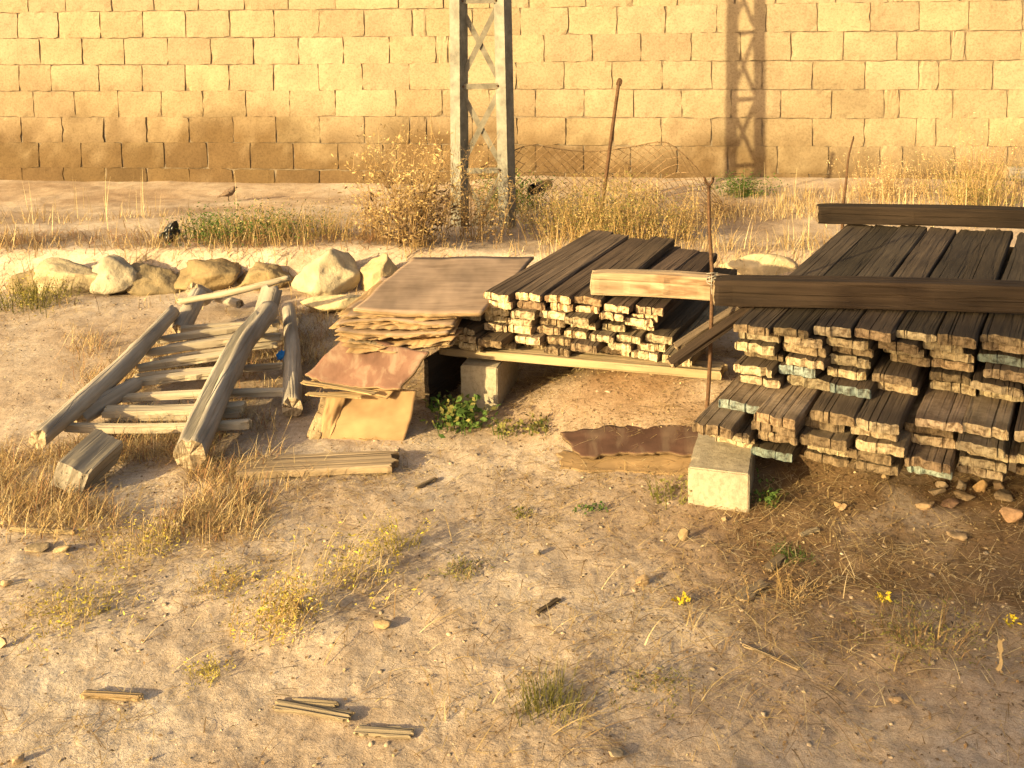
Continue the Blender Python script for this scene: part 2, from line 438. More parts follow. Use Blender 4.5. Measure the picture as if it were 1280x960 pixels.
    tone = [tuple(c) for c in tn]
    P = np.outer(v[:, 0], w_t) + np.outer(WD - v[:, 1], w_n) + np.outer(v[:, 2], (0, 0, 1))
    o = mesh_py('block_wall', P.tolist(), Fc, [M('block')])
    at_ = o.data.color_attributes.new('tone', 'FLOAT_COLOR', 'POINT')
    at_.data.foreach_set('color', np.array([(*c, 1) for c in tone], np.float32).ravel())
    tag(o, 'long sunlit wall of pale cement blocks behind the bank', 'wall')
    # mortar bed set back behind the faces
    q = []
    for (s, z) in ((-9.6, -0.3), (9.6, -0.3), (9.6, WH0 + 4 * WROW - 0.02), (-9.6, WH0 + 4 * WROW - 0.02)):
        for d in (-0.013, -0.2):
            q.append(w_t * s + w_n * (WD - d) + Vector((0, 0, z)))
    mesh_py('mortar', [tuple(p) for p in q], [(0, 2, 4, 6), (7, 5, 3, 1), (0, 1, 3, 2), (2, 3, 5, 4), (4, 5, 7, 6), (6, 7, 1, 0)], [M('mortar')], o)
build_wall()

# ------------------------------------------------------------------ shape builders
def board_mesh(name, w, t, l, seed, mats, rag=0.012, crack=1, segs=9, bow=0.0, twist=0.0, wear=0.35):
    """a plank along +Y from y=0, resting on z=0: grid top, bottom, sides and two ragged ends"""
    rr = np.random.default_rng(seed)
    ys = np.concatenate([[0, .012, .03, .06], np.linspace(.12, l - .12, segs), [l - .06, l - .03, l - .012, l]]) if l > .4 else np.concatenate([[0, .004, .010, .02], np.linspace(.03, l - .03, 4), [l - .02, l - .01, l - .004, l]])
    nr = len(ys)
    cr = [(rr.uniform(-.38, .38), rr.uniform(.15, .95) * l, rr.uniform(.5, 1.0)) for _ in range(crack)]
    hwc = min(.022, .0016 / w)
    us = list(np.linspace(-0.5, 0.5, 11)) + [-.488, -.465, .465, .488]
    for (cu, cl, cs) in cr:
        us = [u for u in us if abs(u - cu) > hwc * 1.3] + [cu - hwc, cu, cu + hwc]
    us = np.array(sorted(us)); NXc = len(us)
    side = rr.normal(0, .004, (2, nr)); side = (side + np.roll(side, 1, 1)) / 2
    nseed = int(seed) % 9973
    topn = vnoise(us[None, :] * 7 + seed % 97, ys[:, None] * 3 + us[None, :] * 0, seed=nseed) * .0022
    endf = rr.normal(0, rag * .22, NXc) + vnoise(us * 4 + seed % 31, us * 0 + 1.3, seed=nseed) * rag * .55
    for _ in range(3): endf[rr.integers(1, NXc - 1)] += rag * rr.uniform(.2, .7)
    wt = .5 + .5 * vnoise(us * 5 + seed % 17, us * 0 + 3.1, seed=nseed); wb = .5 + .5 * vnoise(us * 5 + seed % 19, us * 0 + 7.1, seed=nseed)
    endb = rr.normal(0, rag * .5, NXc)
    verts = np.zeros((nr, 2, NXc, 3))
    for k, y in enumerate(ys):
        f = max(0, 1 - y / .05)
        for i, u in enumerate(us):
            x = u * w
            if i == 0: x += side[0, k]
            if i == NXc - 1: x += side[1, k]
            ed = min(u + .5, .5 - u)
            rd = max(0, 1 - ed / .04) ** 2 * t * .20
            zt = t - rd + topn[k, i] - f * wear * t * .6 * wt[i]
            zb = rd * .6 + (f * wear * t * .35 * wb[i])
            for (cu, cl, cs) in cr:
                if y < cl and abs(u - cu) < hwc * .5:
                    dp = cs * (1 - y / cl) ** .5
                    zt -= t * .85 * dp
            if zt < zb + .004: zt = zb + .004
            yo = y
            if k == 0: yo = endf[i]
            elif k < 4: yo = y + endf[i] * (1 - k / 4)
            if k == nr - 1: yo = y + endb[i]
            zz = bow * 4 * (y / l) * (1 - y / l) + twist * u * w * (y / l)
            verts[k, 0, i] = (x, yo, zt + zz); verts[k, 1, i] = (x, yo, zb + zz)
    idx = np.arange(nr * 2 * NXc).reshape(nr, 2, NXc)
    F, mi = [], []
    for k in range(nr - 1):
        for i in range(NXc - 1):
            F.append((idx[k, 0, i], idx[k, 0, i + 1], idx[k + 1, 0, i + 1], idx[k + 1, 0, i])); mi.append(0)
            F.append((idx[k, 1, i + 1], idx[k, 1, i], idx[k + 1, 1, i], idx[k + 1, 1, i + 1])); mi.append(0)
        F.append((idx[k, 1, 0], idx[k, 0, 0], idx[k + 1, 0, 0], idx[k + 1, 1, 0])); mi.append(0)
        F.append((idx[k, 0, -1], idx[k, 1, -1], idx[k + 1, 1, -1], idx[k + 1, 0, -1])); mi.append(0)
    V = [tuple(p) for p in verts.reshape(-1, 3)]
    for k, fl in ((0, 0), (nr - 1, 1)):
        mid = len(V)
        for i in range(NXc):
            p = (verts[k, 0, i] + verts[k, 1, i]) / 2; p = p + np.array((0, rr.normal(0, rag * .18) + (-.002 if fl == 0 else .002), rr.normal(0, t * .08)))
            V.append(tuple(p))
        for i in range(NXc - 1):
            for a, b in ((idx[k, 1], None), (None, idx[k, 0])):
                A = (lambda q: int(idx[k, 1, q])) if a is not None else (lambda q: mid + q)
                B = (lambda q: mid + q) if a is not None else (lambda q: int(idx[k, 0, q]))
                f = (A(i), A(i + 1), B(i + 1), B(i))
                F.append(f if fl == 0 else f[::-1]); mi.append(1)
    return V, [tuple(int(q) for q in f) for f in F], mi

def board(name, w, t, l, seed, mats, pos, rz=0.0, rx=0.0, ry=0.0, color=(1, 1, 1), parent=None, **kw):
    V, F, mi = board_mesh(name, w, t, l, seed, mats, **kw)
    o = mesh_py(name, V, F, mats, parent, mat_idx=mi)
    o.location = pos; o.rotation_euler = (rx, ry, rz); o.color = (*color, 1)
    return o

def log_mesh(path, rad, seed, ns=16, nr=26, crack=None, knots=3, lump=0.06):
    """a log along a list of points; a deep split can run along one side"""
    rr = np.random.default_rng(seed)
    P = np.array([tuple(p) for p in path], float); rad = np.array(rad, float)
    tt = np.linspace(0, 1, len(P)); T = np.linspace(0, 1, nr)
    # smooth through the points
    C = np.stack([np.interp(T, tt, P[:, k]) for k in range(3)], -1)
    for _ in range(3): C[1:-1] = (C[:-2] + 2 * C[1:-1] + C[2:]) / 4
    Rr = np.interp(T, tt, rad)
    D = np.gradient(C, axis=0); D /= np.linalg.norm(D, axis=1)[:, None]
    up = np.array((0, 0, 1.0))
    S = np.cross(D, up); S /= np.linalg.norm(S, axis=1)[:, None]; Uu = np.cross(S, D)
    ang = np.linspace(0, 2 * math.pi, ns, endpoint=False)
    V = []
    L = np.linalg.norm(P[-1] - P[0])
    kn = [(rr.random(), rr.random() * 6.28, rr.uniform(.1, .25)) for _ in range(knots)]
    for i in range(nr):
        for a in ang:
            k = 1 + lump * float(vnoise(np.array([math.cos(a) * 1.7 + 5]), np.array([math.sin(a) * 1.7 + 5]), np.array([T[i] * L * 5]), seed=seed)[0]) + rr.normal(0, .012)
            for (kt, ka, kh) in kn:
                da = abs((a - ka + math.pi) % (2 * math.pi) - math.pi)
                k += kh * math.exp(-((T[i] - kt) * L / .03) ** 2 - (da / .4) ** 2)
            if crack:
                ca, t0, t1, dep = crack
                da = abs((a - ca + math.pi) % (2 * math.pi) - math.pi)
                if da < 2 * math.pi / ns * .6 and t0 <= T[i] <= t1:
                    k *= 1 - dep * min(1, 6 * min(T[i] - t0 + .05, t1 - T[i] + .01))
            rd = Rr[i] * k
            off = D[i] * (rr.normal(0, .006) if i in (0, nr - 1) else 0)
            V.append(C[i] + S[i] * math.cos(a) * rd + Uu[i] * math.sin(a) * rd + off)
    F, mi = [], []
    for i in range(nr - 1):
        for j in range(ns):
            a, b = i * ns + j, i * ns + (j + 1) % ns
            F.append((a, a + ns, b + ns, b)); mi.append(0)
    for e, fl in ((0, 0), (nr - 1, 1)):
        inner = len(V)
        for j in range(ns): V.append(V[e * ns + j] * .5 + C[e] * .5 + D[e] * rr.normal(0, .0012))
        c = len(V); V.append(C[e] + D[e] * (.006 if fl else -.006))
        for j in range(ns):
            j2 = (j + 1) % ns
            q = (e * ns + j, e * ns + j2, inner + j2, inner + j); F.append(q if not fl else q[::-1]); mi.append(1)
            q = (inner + j, inner + j2, c); F.append(q if not fl else q[::-1]); mi.append(1)
    return [tuple(p) for p in V], F, mi

def log_obj(name, path, rad, seed, mats, parent=None, origin=None, **kw):
    """log with its texture running along the trunk: local Y is the trunk"""
    p0, p1 = Vector(path[0]), Vector(path[-1])
    q = Vector((0, 1, 0)).rotation_difference((p1 - p0).normalized())
    inv = q.to_matrix().transposed()
    lp = [inv @ (Vector(p) - p0) for p in path]
    rad = rad if isinstance(rad, (list, tuple)) else [rad] * len(path)
    # build with world-up mapped into the local frame is not needed: section is round
    V, F, mi = log_mesh(lp, rad, seed, **kw)
    o = mesh_py(name, V, F, mats, parent, smooth=False, mat_idx=mi)
    me = o.data
    sm = [m == 0 for m in mi]; me.polygons.foreach_set('use_smooth', sm)
    o.rotation_mode = 'QUATERNION'; o.rotation_quaternion = q
    o.location = p0 - (origin if origin is not None else Vector((0, 0, 0)))
    return o

def rock_mesh(size, seed, sub=4, rough=0.16, facet=0.5, cut=.55):
    bm = bmesh.new(); bmesh.ops.create_icosphere(bm, subdivisions=sub, radius=1)
    v = np.array([q.co[:] for q in bm.verts])
    rr = np.random.default_rng(seed)
    for _ in range(int(7 + facet * 16)):       # cleaved planes
        n = rr.normal(0, 1, 3); n /= np.linalg.norm(n); d = rr.uniform(cut, .9)
        h = v @ n; v = np.where((h > d)[:, None], v - np.outer(h - d, n) * .92, v)
    s = 1 + rough * fbm(v[:, 0] * 2 + seed % 13, v[:, 1] * 2, v[:, 2] * 2, seed=seed, oct=4) * .6
    v = v * s[:, None] * np.array(size)[None, :]
    for q, p in zip(bm.verts, v): q.co = p
    me = bpy.data.meshes.new('rock'); bm.to_mesh(me); bm.free()
    return me

def rock(name, pos, size, seed, label, cat, group=None, mat='rock', rz=0.0, color=(1, 1, 1), sub=4, sink=0.3, rough=.16, tilt=(0, 0)):
    me = rock_mesh(size, seed, sub, rough, 1.0 if mat == 'rubble' else .5, .34 if mat == 'rubble' else .55); me.name = name
    o = link(name, me, [M(mat)])
    me.polygons.foreach_set('use_smooth', [True] * len(me.polygons))
    o.location = (pos[0], pos[1], pos[2] + size[2] * (1 - 2 * sink)); o.rotation_euler = (tilt[0], tilt[1], rz); o.color = (*color, 1)
    return tag(o, label, cat, group)

def tube(path, rad, ns=6):
    V, F, mi = log_mesh(path, rad if isinstance(rad, (list, tuple)) else [rad] * len(path), 3, ns=ns, nr=max(10, len(path) * 4), knots=0, lump=0.02)
    return V, F

def tubes(name, paths, mat, parent=None, ns=5):
    V, F = [], []
    for path, rad in paths:
        v, f = tube(path, rad, ns); b = len(V); V += v; F += [tuple(q + b for q in x) for x in f]
    return mesh_py(name, V, F, [mat], parent, smooth=True)

def blades(P, phi, t0, t1, L, w, segs=3, twist=None):
    """grass blades or straws as bent tapering strips -> verts, faces"""
    n = len(P); pos = np.array(P, float); V = np.zeros((n, segs + 1, 2, 3))
    pa = phi + (math.pi / 2 if twist is None else math.pi / 2 + twist)
    sx = np.stack([np.cos(pa), np.sin(pa), np.zeros(n)], -1)
    for k in range(segs + 1):
        hw = w * (1 - 0.8 * (k / segs) ** 1.5) / 2
        V[:, k, 0] = pos - sx * hw[:, None]; V[:, k, 1] = pos + sx * hw[:, None]
        t = t0 + (t1 - t0) * k / segs
        pos = pos + (L / segs)[:, None] * np.stack([np.sin(t) * np.cos(phi), np.sin(t) * np.sin(phi), np.cos(t)], -1)
    b = np.arange(n)[:, None] * (2 * (segs + 1)) + np.arange(segs)[None, :] * 2
    F = np.stack([b, b + 1, b + 3, b + 2], -1).reshape(-1, 4)
    return V.reshape(-1, 3), F

def leaves(P, size, seed, long=1.6):
    """small folded leaves facing every way -> verts, faces"""
    rr = np.random.default_rng(seed); n = len(P)
    a = rr.normal(0, 1, (n, 3)); a[:, 2] = np.abs(a[:, 2]) * .6; a /= np.linalg.norm(a, axis=1)[:, None]
    b = rr.normal(0, 1, (n, 3)); b -= a * (a * b).sum(1)[:, None]; b /= np.linalg.norm(b, axis=1)[:, None]
    c = np.cross(a, b); s = np.asarray(size)[:, None] if np.ndim(size) else size
    V = np.stack([P, P + a * s * long * .5 + b * s * .5 + c * s * .15, P + a * s * long, P + a * s * long * .5 - b * s * .5 + c * s * .15], 1)
    F = np.arange(n * 4).reshape(n, 4)
    return V.reshape(-1, 3), F

def join_np(parts):
    V, F, b = [], [], 0
    for v, f in parts: V.append(v); F.append(f + b); b += len(v)
    return np.concatenate(V), np.concatenate(F)

# ------------------------------------------------------------------ lattice pole
def build_pole():
    base = atY(603, 300, 6.66); base.z = g1(base.x, base.y) - .05
    rz = R(4)
    e = empty('lattice_pole', base, 'tall tapering steel lattice pole standing before the block wall', 'pole', rz=rz)
    H = 4.6
    def half(z): return .158 - .0095 * z
    cw, th, tw = .096, .007, R(36)
    for sgn in (-1, 1):
        V, F = [], []
        prof = [(-.062, 0), (.015, 0), (.015, .095), (.008, .095), (.008, .007), (-.062, .007)]
        prof = [(x, y - .0) for x, y in prof]
        prof = [(.015 + (x - .015) * math.cos(tw) + y * math.sin(tw) , -.045 - (x - .015) * math.sin(tw) + y * math.cos(tw)) for x, y in prof]
        for z in (0, H):
            for (x, y) in prof: V.append((sgn * half(z) + x, y, z))
        n = len(prof)
        for i in range(n): F.append((i, (i + 1) % n, n + (i + 1) % n, n + i))
        F.append(tuple(range(n - 1, -1, -1))); F.append(tuple(range(n, 2 * n)))
        mesh_py('leg', V, F, [M('steel')], e)
    def flat(name, x0, z0, x1, z1, y, w=.036, t=.006):
        d = Vector((x1 - x0, 0, z1 - z0)); n = Vector((-d.z, 0, d.x)).normalized() * w / 2
        a, b = Vector((x0, y, z0)), Vector((x1, y, z1)); k = Vector((0, t, 0))
        V = [a - n, b - n, b + n, a + n]; V = V + [v + k for v in V]
        mesh_py(name, V, [(3, 2, 1, 0), (4, 5, 6, 7), (0, 1, 5, 4), (1, 2, 6, 5), (2, 3, 7, 6), (3, 0, 4, 7)], [M('brace')], e)
    zs = [.04 + .555 * k for k in range(9)]
    off = 1.075 - (base.z) - zs[2] + .0
    zs = [z + (off % .555) for z in zs]
    zs = [z for z in zs if z < H]
    for k, z in enumerate(zs):
        flat('rung', -half(z) + .03, z, half(z) - .03, z, -.012)
        z2 = z + .555
        if z2 < H:
            flat('brace', -half(z) + .02, z + .03, half(z2) - .02, z2 - .03, .004)
            flat('brace', half(z) - .02, z + .03, -half(z2) + .02, z2 - .03, .014)
    for z in zs:
        for sgn in (-1, 1):
            me = rock_mesh((.009, .006, .009), 9, 2, 0.0); me.name = 'bolt'
            bo = link('bolt', me, [M('rust')], e); bo.location = (sgn * (half(z) - .035), -.018, z)
    z = zs[0]
    if z > .2:
        flat('brace', -half(0) + .02, z - .5, half(z) - .02, z - .03, .004); flat('brace', half(0) - .02, z - .5, -half(z) + .02, z - .03, .014)
build_pole()

# ------------------------------------------------------------------ fence, rods and pipe behind
def build_fence():
    p0 = atY(750, 262, 6.75); top = atY(774, 100, 6.75)
    e = empty('chain_link_fence', p0, 'sagging rusty wire mesh fence by the leaning rod', 'fence')
    q = p0
    post = tubes('post', [([p0 - q - Vector((0, 0, .1)), (p0 + top) / 2 - q + Vector((.004, 0, 0)), top - q], [.013, .012, .011])], M('rust'), e, 8)
    V, F = [], []
    v, f = tube([top - q + Vector((-.012, 0, -.02)), top - q + Vector((.0, -.004, .012)), top - q + Vector((.016, 0, -.008)), top - q + Vector((.004, 0, -.035))], .009, 6)
    mesh_py('hook', v, f, [M('rust')], post, smooth=True)
    xs0, xs1 = atY(560, 200, 6.75).x, atY(905, 200, 6.75).x
    nseg = 64
    def surf(u, v):
        x = xs0 + (xs1 - xs0) * u
        topz = 0.56 + .05 * math.sin(u * 9) - .42 * max(0, (u - .78) / .22) ** 1.2 - .30 * max(0, (.3 - u) / .3)
        gb = g1(x, 6.8)
        z = gb + (topz - gb + .10) * v
        y = 6.78 + .10 * math.sin(u * 11 + v * 2) * (1 - v * .4) + .18 * (1 - v) * (1 if u > .35 else .4)
        return Vector((x, y, z)) - q
    paths = []
    cell = .062
    n_u = int((xs1 - xs0) / cell); n_v = 9
    rr = random.Random(3)
    for k in range(-n_v, n_u + n_v):
        for sgn in (1, -1):
            pts = []
            for j in range(n_v + 1):
                u = (k + sgn * j + (0 if sgn == 1 else n_v)) / n_u if sgn == 1 else (k + n_v - j) / n_u
                if 0 <= u <= 1: pts.append(surf(u, j / n_v) + Vector((rr.gauss(0, .004), rr.gauss(0, .006), rr.gauss(0, .004))))
            if len(pts) > 2: paths.append((pts, .0023))
    V, F = [], []
    for pts, r0 in paths:
        b = len(V)
        for p in pts:
            for a in (0, 2.1, 4.2): V.append(p + Vector((math.cos(a) * r0, math.sin(a) * r0 * .7, math.sin(a) * r0)))
        for i in range(len(pts) - 1):
            for j in range(3): F.append((b + i * 3 + j, b + i * 3 + (j + 1) % 3, b + i * 3 + 3 + (j + 1) % 3, b + i * 3 + 3 + j))
    mesh_py('mesh', V, F, [M('wire')], e)
    tubes('top_wire', [([surf(u / 24, 1) for u in range(25)], .0035)], M('wire'), e, 4)
build_fence()

def rod(name, pts, rad, mat, label, cat):
    o0 = Vector(pts[0]); V, F = tube([Vector(p) - o0 for p in pts], rad, 8)
    o = mesh_py(name, V, F, [M(mat)], smooth=True); o.location = o0
    return tag(o, label, cat)
a = atY(886, 232, 3.66); b = atY(891, 345, 3.58); c = atY(887, 470, 3.50); d = atY(880, 560, 3.42); e_ = Vector((d.x - .01, 3.40, g1(d.x, 3.40) - .06))
ro = rod('steel_rod', [e_, d, c, b, (a + b) / 2 + Vector((-.006, 0, 0)), a], [.007, .007, .007, .007, .0065, .006], 'rust', 'thin bent rod standing upright between the two plank stacks', 'rod')
for sx in (-1, 1):
    v, f = tube([a - e_, a - e_ + Vector((sx * .012, 0, .012)), a - e_ + Vector((sx * .016, 0, .03))], .005, 6)
    mesh_py('fork_tip', v, f, [M('rust')], ro, smooth=True)
a = atY(1053, 262, 5.25); b = atY(1058, 225, 5.3); c = atY(1067, 172, 5.35)
rod('steel_rod', [Vector((a.x, a.y, g1(a.x, a.y) - .03)), a, b, (b + c) / 2 + Vector((-.01, 0, .01)), c], [.010, .009, .006, .005, .004], 'rust', 'thin curved rod rising behind the far dark beam', 'rod')

def pipe():
    p = atY(666, 237, 7.1)
    V, F = [], []
    n = 24
    for (y, r) in ((0, .040), (0, .034), (.5, .034), (.5, .040)):
        for k in range(n): V.append((math.cos(k * 2 * math.pi / n) * r, y, math.sin(k * 2 * math.pi / n) * r))
    for s in range(3):
        for k in range(n):
            F.append((s * n + k, s * n + (k + 1) % n, s * n + n + (k + 1) % n, s * n + n + k))
    for k in range(n): F.append((3 * n + k, 3 * n + (k + 1) % n, (k + 1) % n, k))
    o = mesh_py('drain_pipe', V, F, [M('black')], smooth=True)
    o.location = p; o.rotation_euler = (R(-6), 0, R(-14))
    tag(o, 'short black pipe with open round mouth beside the pole', 'pipe')
pipe()

# ------------------------------------------------------------------ plank stacks
ORD = ['first', 'second', 'third', 'fourth', 'fifth', 'sixth', 'seventh', 'eighth', 'ninth', 'tenth', 'eleventh', 'twelfth', 'thirteenth', 'fourteenth', 'fifteenth', 'sixteenth']
def tone():
    g = min(1.7, max(.5, rnd.gauss(1.0, .24))); return (g * rnd.uniform(.98, 1.06), g, g * rnd.uniform(.9, 1.0))

def stack_right():
    d = Vector((.5, .866, 0)); c = Vector((.866, -.5, 0)); O = Vector((.605, 3.235, 0))
    rz = -math.atan2(d.x, d.y)
    nl = 11; zb = .124; th = .0371
    for k in range(nl):
        lo = k < 5
        s0 = {0: .0, 1: .0, 2: .02, 3: .0, 4: .03}.get(k, .03 + .02 * (k % 2) if k < 9 else .045)
        pitch = .1475 if k < 10 else .1225
        s = s0; j = 0
        cols = []
        while s < 1.95:
            cols.append(s); s += pitch + (rnd.uniform(-.006, .006) if k < 10 else 0)
        for j, s in enumerate(cols):
            w = rnd.uniform(.122, .147)
            if k >= 10: w = rnd.uniform(.111, .1215)
            off = {0: .03, 1: .02, 2: -.02, 3: .02, 4: -.03, 5: .21, 6: .16, 7: .21, 8: .20, 9: .19, 10: .145}[k] + rnd.gauss(0, .032 if k < 10 else .022)
            if lo and rnd.random() < .2: off += .07
            if (k == 1 and j == 1): continue
            seed = 1000 + k * 40 + j
            pos = O + c * (s + w / 2 + rnd.gauss(0, .007 if k < 10 else .0015)) + d * (s * (.33 if lo else .36) + off); pos.z = zb + k * th
            l = 1.90 - off - s * .10 + rnd.uniform(-.05, .03) + (.05 if k == 10 else 0)
            thick = .0340 + rnd.uniform(-.006, .002)
            r_ = rnd.random()
            end = 'end_pale' if r_ < .60 else ('end_brown' if r_ < .92 else 'end_blue')
            if k == 10: end = rnd.choice(['end_brown', 'end_brown', 'end_pale', 'end_blue']) if 2 <= j <= 4 else 'end_brown'
            body = 'plank_dark' if k >= 9 else ('plank_dusty' if lo and rnd.random() < .9 else 'plank_mid')
            word = {'end_pale': 'pale', 'end_brown': 'brown', 'end_blue': 'faded blue painted'}[end]
            ln = 'topmost layer' if k == nl - 1 else ('bottom layer' if k == 0 else '%s layer up' % ORD[k])
            lab = 'weathered plank, %s end, right stack, %s, %s from left' % (word, ln, ORD[j])
            two = rnd.random() < .25 and k < 9
            o = board('wooden_plank', w, thick, l, seed, [M(body), M(end)], pos, rz + rnd.gauss(0, .012 if k < 9 else .003), ry=rnd.gauss(0, .012), color=tuple(q * (.66 if k >= 9 else .9) for q in tone()), rag=.012, crack=rnd.choice([1, 1, 2, 2]), wear=.22)
            tag(o, lab, 'plank', 'planks of the right stack')
    return zb + nl * th
RTOP = stack_right()

def stack_left():
    az = R(25); d = Vector((math.sin(az), math.cos(az), 0)); c = Vector((math.cos(az), -math.sin(az), 0)); O = Vector((-.115, 3.975, 0))
    rz = -az
    nl = 7; zb = .232; th = .0335
    for k in range(nl):
        pitch = .112
        s = {0: -.22, 1: -.25, 2: -.24, 3: -.14, 4: -.02, 5: .0, 6: -.02}[k]
        smax = {0: .66, 1: .74, 2: .70, 3: .66, 4: .63, 5: .62, 6: .62}[k]
        j = 0
        while s < smax - .03:
            w = rnd.uniform(.092, .112) if k < 6 else rnd.uniform(.100, .116)
            sag = .0
            off = {0: .03, 1: -.02, 2: .03, 3: .04, 4: .02, 5: .04, 6: .03}[k] + rnd.gauss(0, .03 if k < 5 else .016)
            pos = O + c * (s + w / 2) + d * (s * .19 + off)
            # the upper boards droop at the left and right
            drop = -.030 * max(0, (s - .30) / .4) if k >= 5 else 0
            pos.z = zb + k * th + drop
            l = (1.22 - max(0, s) * .42 - off + rnd.uniform(-.06, .04)) if k == 6 else (1.20 - max(0, s) * .25 - off + rnd.uniform(-.10, .08))
            if s < -.03: l = .62
            end = 'end_pale' if rnd.random() < .82 else 'end_brown'
            body = 'plank_dark' if k >= 5 else ('plank_dusty' if rnd.random() < .55 else 'plank_mid')
            ln = 'topmost layer' if k == nl - 1 else ('bottom layer' if k == 0 else '%s layer up' % ORD[k])
            lab = 'split plank, %s end, left stack, %s, %s from left' % ('pale' if end == 'end_pale' else 'brown', ln, ORD[j])
            t = tone()
            if k >= 5: t = tuple(min(1.6, x * 1.15) for x in (t[0] * 1.1, t[1], t[2] * .95))
            o = board('wooden_plank', w, .0325 + rnd.uniform(-.004, .002), l, 3000 + k * 40 + j, [M(body), M(end)], pos, rz + rnd.gauss(0, .018 if k < 6 else .008), rx=(rnd.gauss(.003, .004)), ry=rnd.gauss(0, .018), color=t, rag=.013, crack=rnd.choice([1, 1, 2]), wear=.25)
            tag(o, lab, 'plank', 'planks of the left stack')
            s += w + rnd.uniform(.004, .02); j += 1
stack_left()

# boards that carry the left stack
p0 = atY(556, 446, 4.03); p1 = atY(905, 462, 3.72)
v = p1 - p0
o = board('bearer_board', .12, .032, (p1 - p0).xy.length, 77, [M('slat'), M('end_pale')], (p0.x, p0.y + .045, .199), -math.atan2(v.x, v.y), color=(.86, .78, .62), rag=.01, crack=1)
tag(o, 'pale long board lying crosswise under the left plank stack', 'board')

# cement blocks under the stacks
def cblock(pos, w, dp, h, rz, label, ry=0.0, color=(1, 1, 1)):
    bm = bmesh.new()
    bmesh.ops.create_cube(bm, size=1)
    for q in bm.verts: q.co = Vector((q.co.x * w, q.co.y * dp, (q.co.z + .5) * h))
    bmesh.ops.bevel(bm, geom=list(bm.edges), offset=.004, segments=2, affect='EDGES')
    bmesh.ops.subdivide_edges(bm, edges=[e for e in bm.edges if e.calc_length() > .04], cuts=14, use_grid_fill=True)
    vv = np.array([q.co[:] for q in bm.verts])
    nn = .0022 * fbm(vv[:, 0] * 30, vv[:, 1] * 30, vv[:, 2] * 30, seed=int(w * 9999), oct=3)
    chip = np.maximum(0, fbm(vv[:, 0] * 11, vv[:, 1] * 11, vv[:, 2] * 11, seed=5, oct=2) - .62) * .02
    ctr = np.array((0, 0, h / 2)); dirv = vv - ctr; dirv /= np.linalg.norm(dirv, axis=1)[:, None]
    vv = vv + dirv * (nn - chip)[:, None]
    for q, p in zip(bm.verts, vv): q.co = p
    me = bpy.data.meshes.new('concrete_block'); bm.to_mesh(me); bm.free()
    o = link('concrete_block', me, [M('block_single')])
    o.location = pos; o.rotation_euler = (0, ry, rz); o.color = (*color, 1)
    return tag(o, label, 'block')
p = G(905, 640)
cblock((p.x + .03, p.y + .165, p.z - .016), .19, .30, .140, R(-17), 'pale cement block under the front left corner of the right stack')
p = G(598, 514)
cblock((p.x + .045, p.y + .165, p.z - .02), .150, .34, .200, R(-14), 'cement block on edge carrying the left plank stack')
cblock((1.75, 4.55, .0), .196, .39, .155, R(-30), 'cement block in the dark under the back of the right stack')
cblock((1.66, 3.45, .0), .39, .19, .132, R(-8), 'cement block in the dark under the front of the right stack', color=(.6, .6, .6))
cblock((.46, 4.60, .02), .15, .39, .185, R(-25), 'cement block hidden under the back of the left stack')

# ------------------------------------------------------------------ beams on top
def beam(p0, p1, w, h, seed, mats, label, **kw):
    v = p1 - p0
    o = board('timber_beam', w, h, v.length, seed, mats, p0, -math.atan2(v.x, v.y), rx=math.asin(max(-1, min(1, v.z / v.length))), rag=.012, crack=kw.pop('crack', 2), wear=.12, bow=kw.pop('bow', .008), twist=rnd.uniform(-.1, .1), segs=16, **kw)
    return tag(o, label, 'beam')
p0 = atY(741, 366, 3.96); p1 = atY(945, 378, 3.86)
bA = beam(p0, p1, .075, .088, 501, [M('beam_pale'), M('end_pale')], 'pale stained timber beam lying across the front of the left stack')
p0 = atY(893, 386, 3.56); p1 = atY(1420, 392, 3.36)
p0.z = RTOP + .004; p1.z = RTOP + .004
bB = beam(p0, p1, .085, .094, 502, [M('beam_dark'), M('end_brown')], 'long dark timber beam across the front of the right stack')
p0 = atY(1022, 272, 4.88); p1 = atY(1420, 284, 4.60)
p0.z = RTOP + .004; p1.z = RTOP + .004
bC = beam(p0, p1, .09, .085, 503, [M('beam_dark'), M('end_brown')], 'dark beam with splintered tip across the back of the right stack', color=(.7, .7, .7))
# worn pale patch at the right of the dark beam belongs to its own board
# sticks wedged between the stacks
def stick(p0, p1, w, t, seed, mats, label, color=(1, 1, 1), roll=0.0, name='loose_board'):
    v = p1 - p0; ck = 1 if v.length > .3 and t < .06 else 0
    q = v.to_track_quat('Y', 'Z') @ Quaternion((0, 1, 0), roll)
    o = board(name, w, t, v.length, seed, mats, p0, color=color, rag=.006, crack=ck, wear=.2)
    o.rotation_mode = 'QUATERNION'; o.rotation_quaternion = q
    return tag(o, label, 'board')
stick(atY(839, 458, 3.46), atY(948, 383, 3.56), .042, .024, 601, [M('beam_dark'), M('end_brown')], 'dark loose board leaning up from the gap between the stacks', (1.3, 1.3, 1.3), R(10))
stick(atY(846, 436, 3.62), atY(936, 378, 3.66), .03, .02, 602, [M('plank_mid'), M('end_brown')], 'thin brown stick above the dark leaning board', (1, 1, 1), R(20))
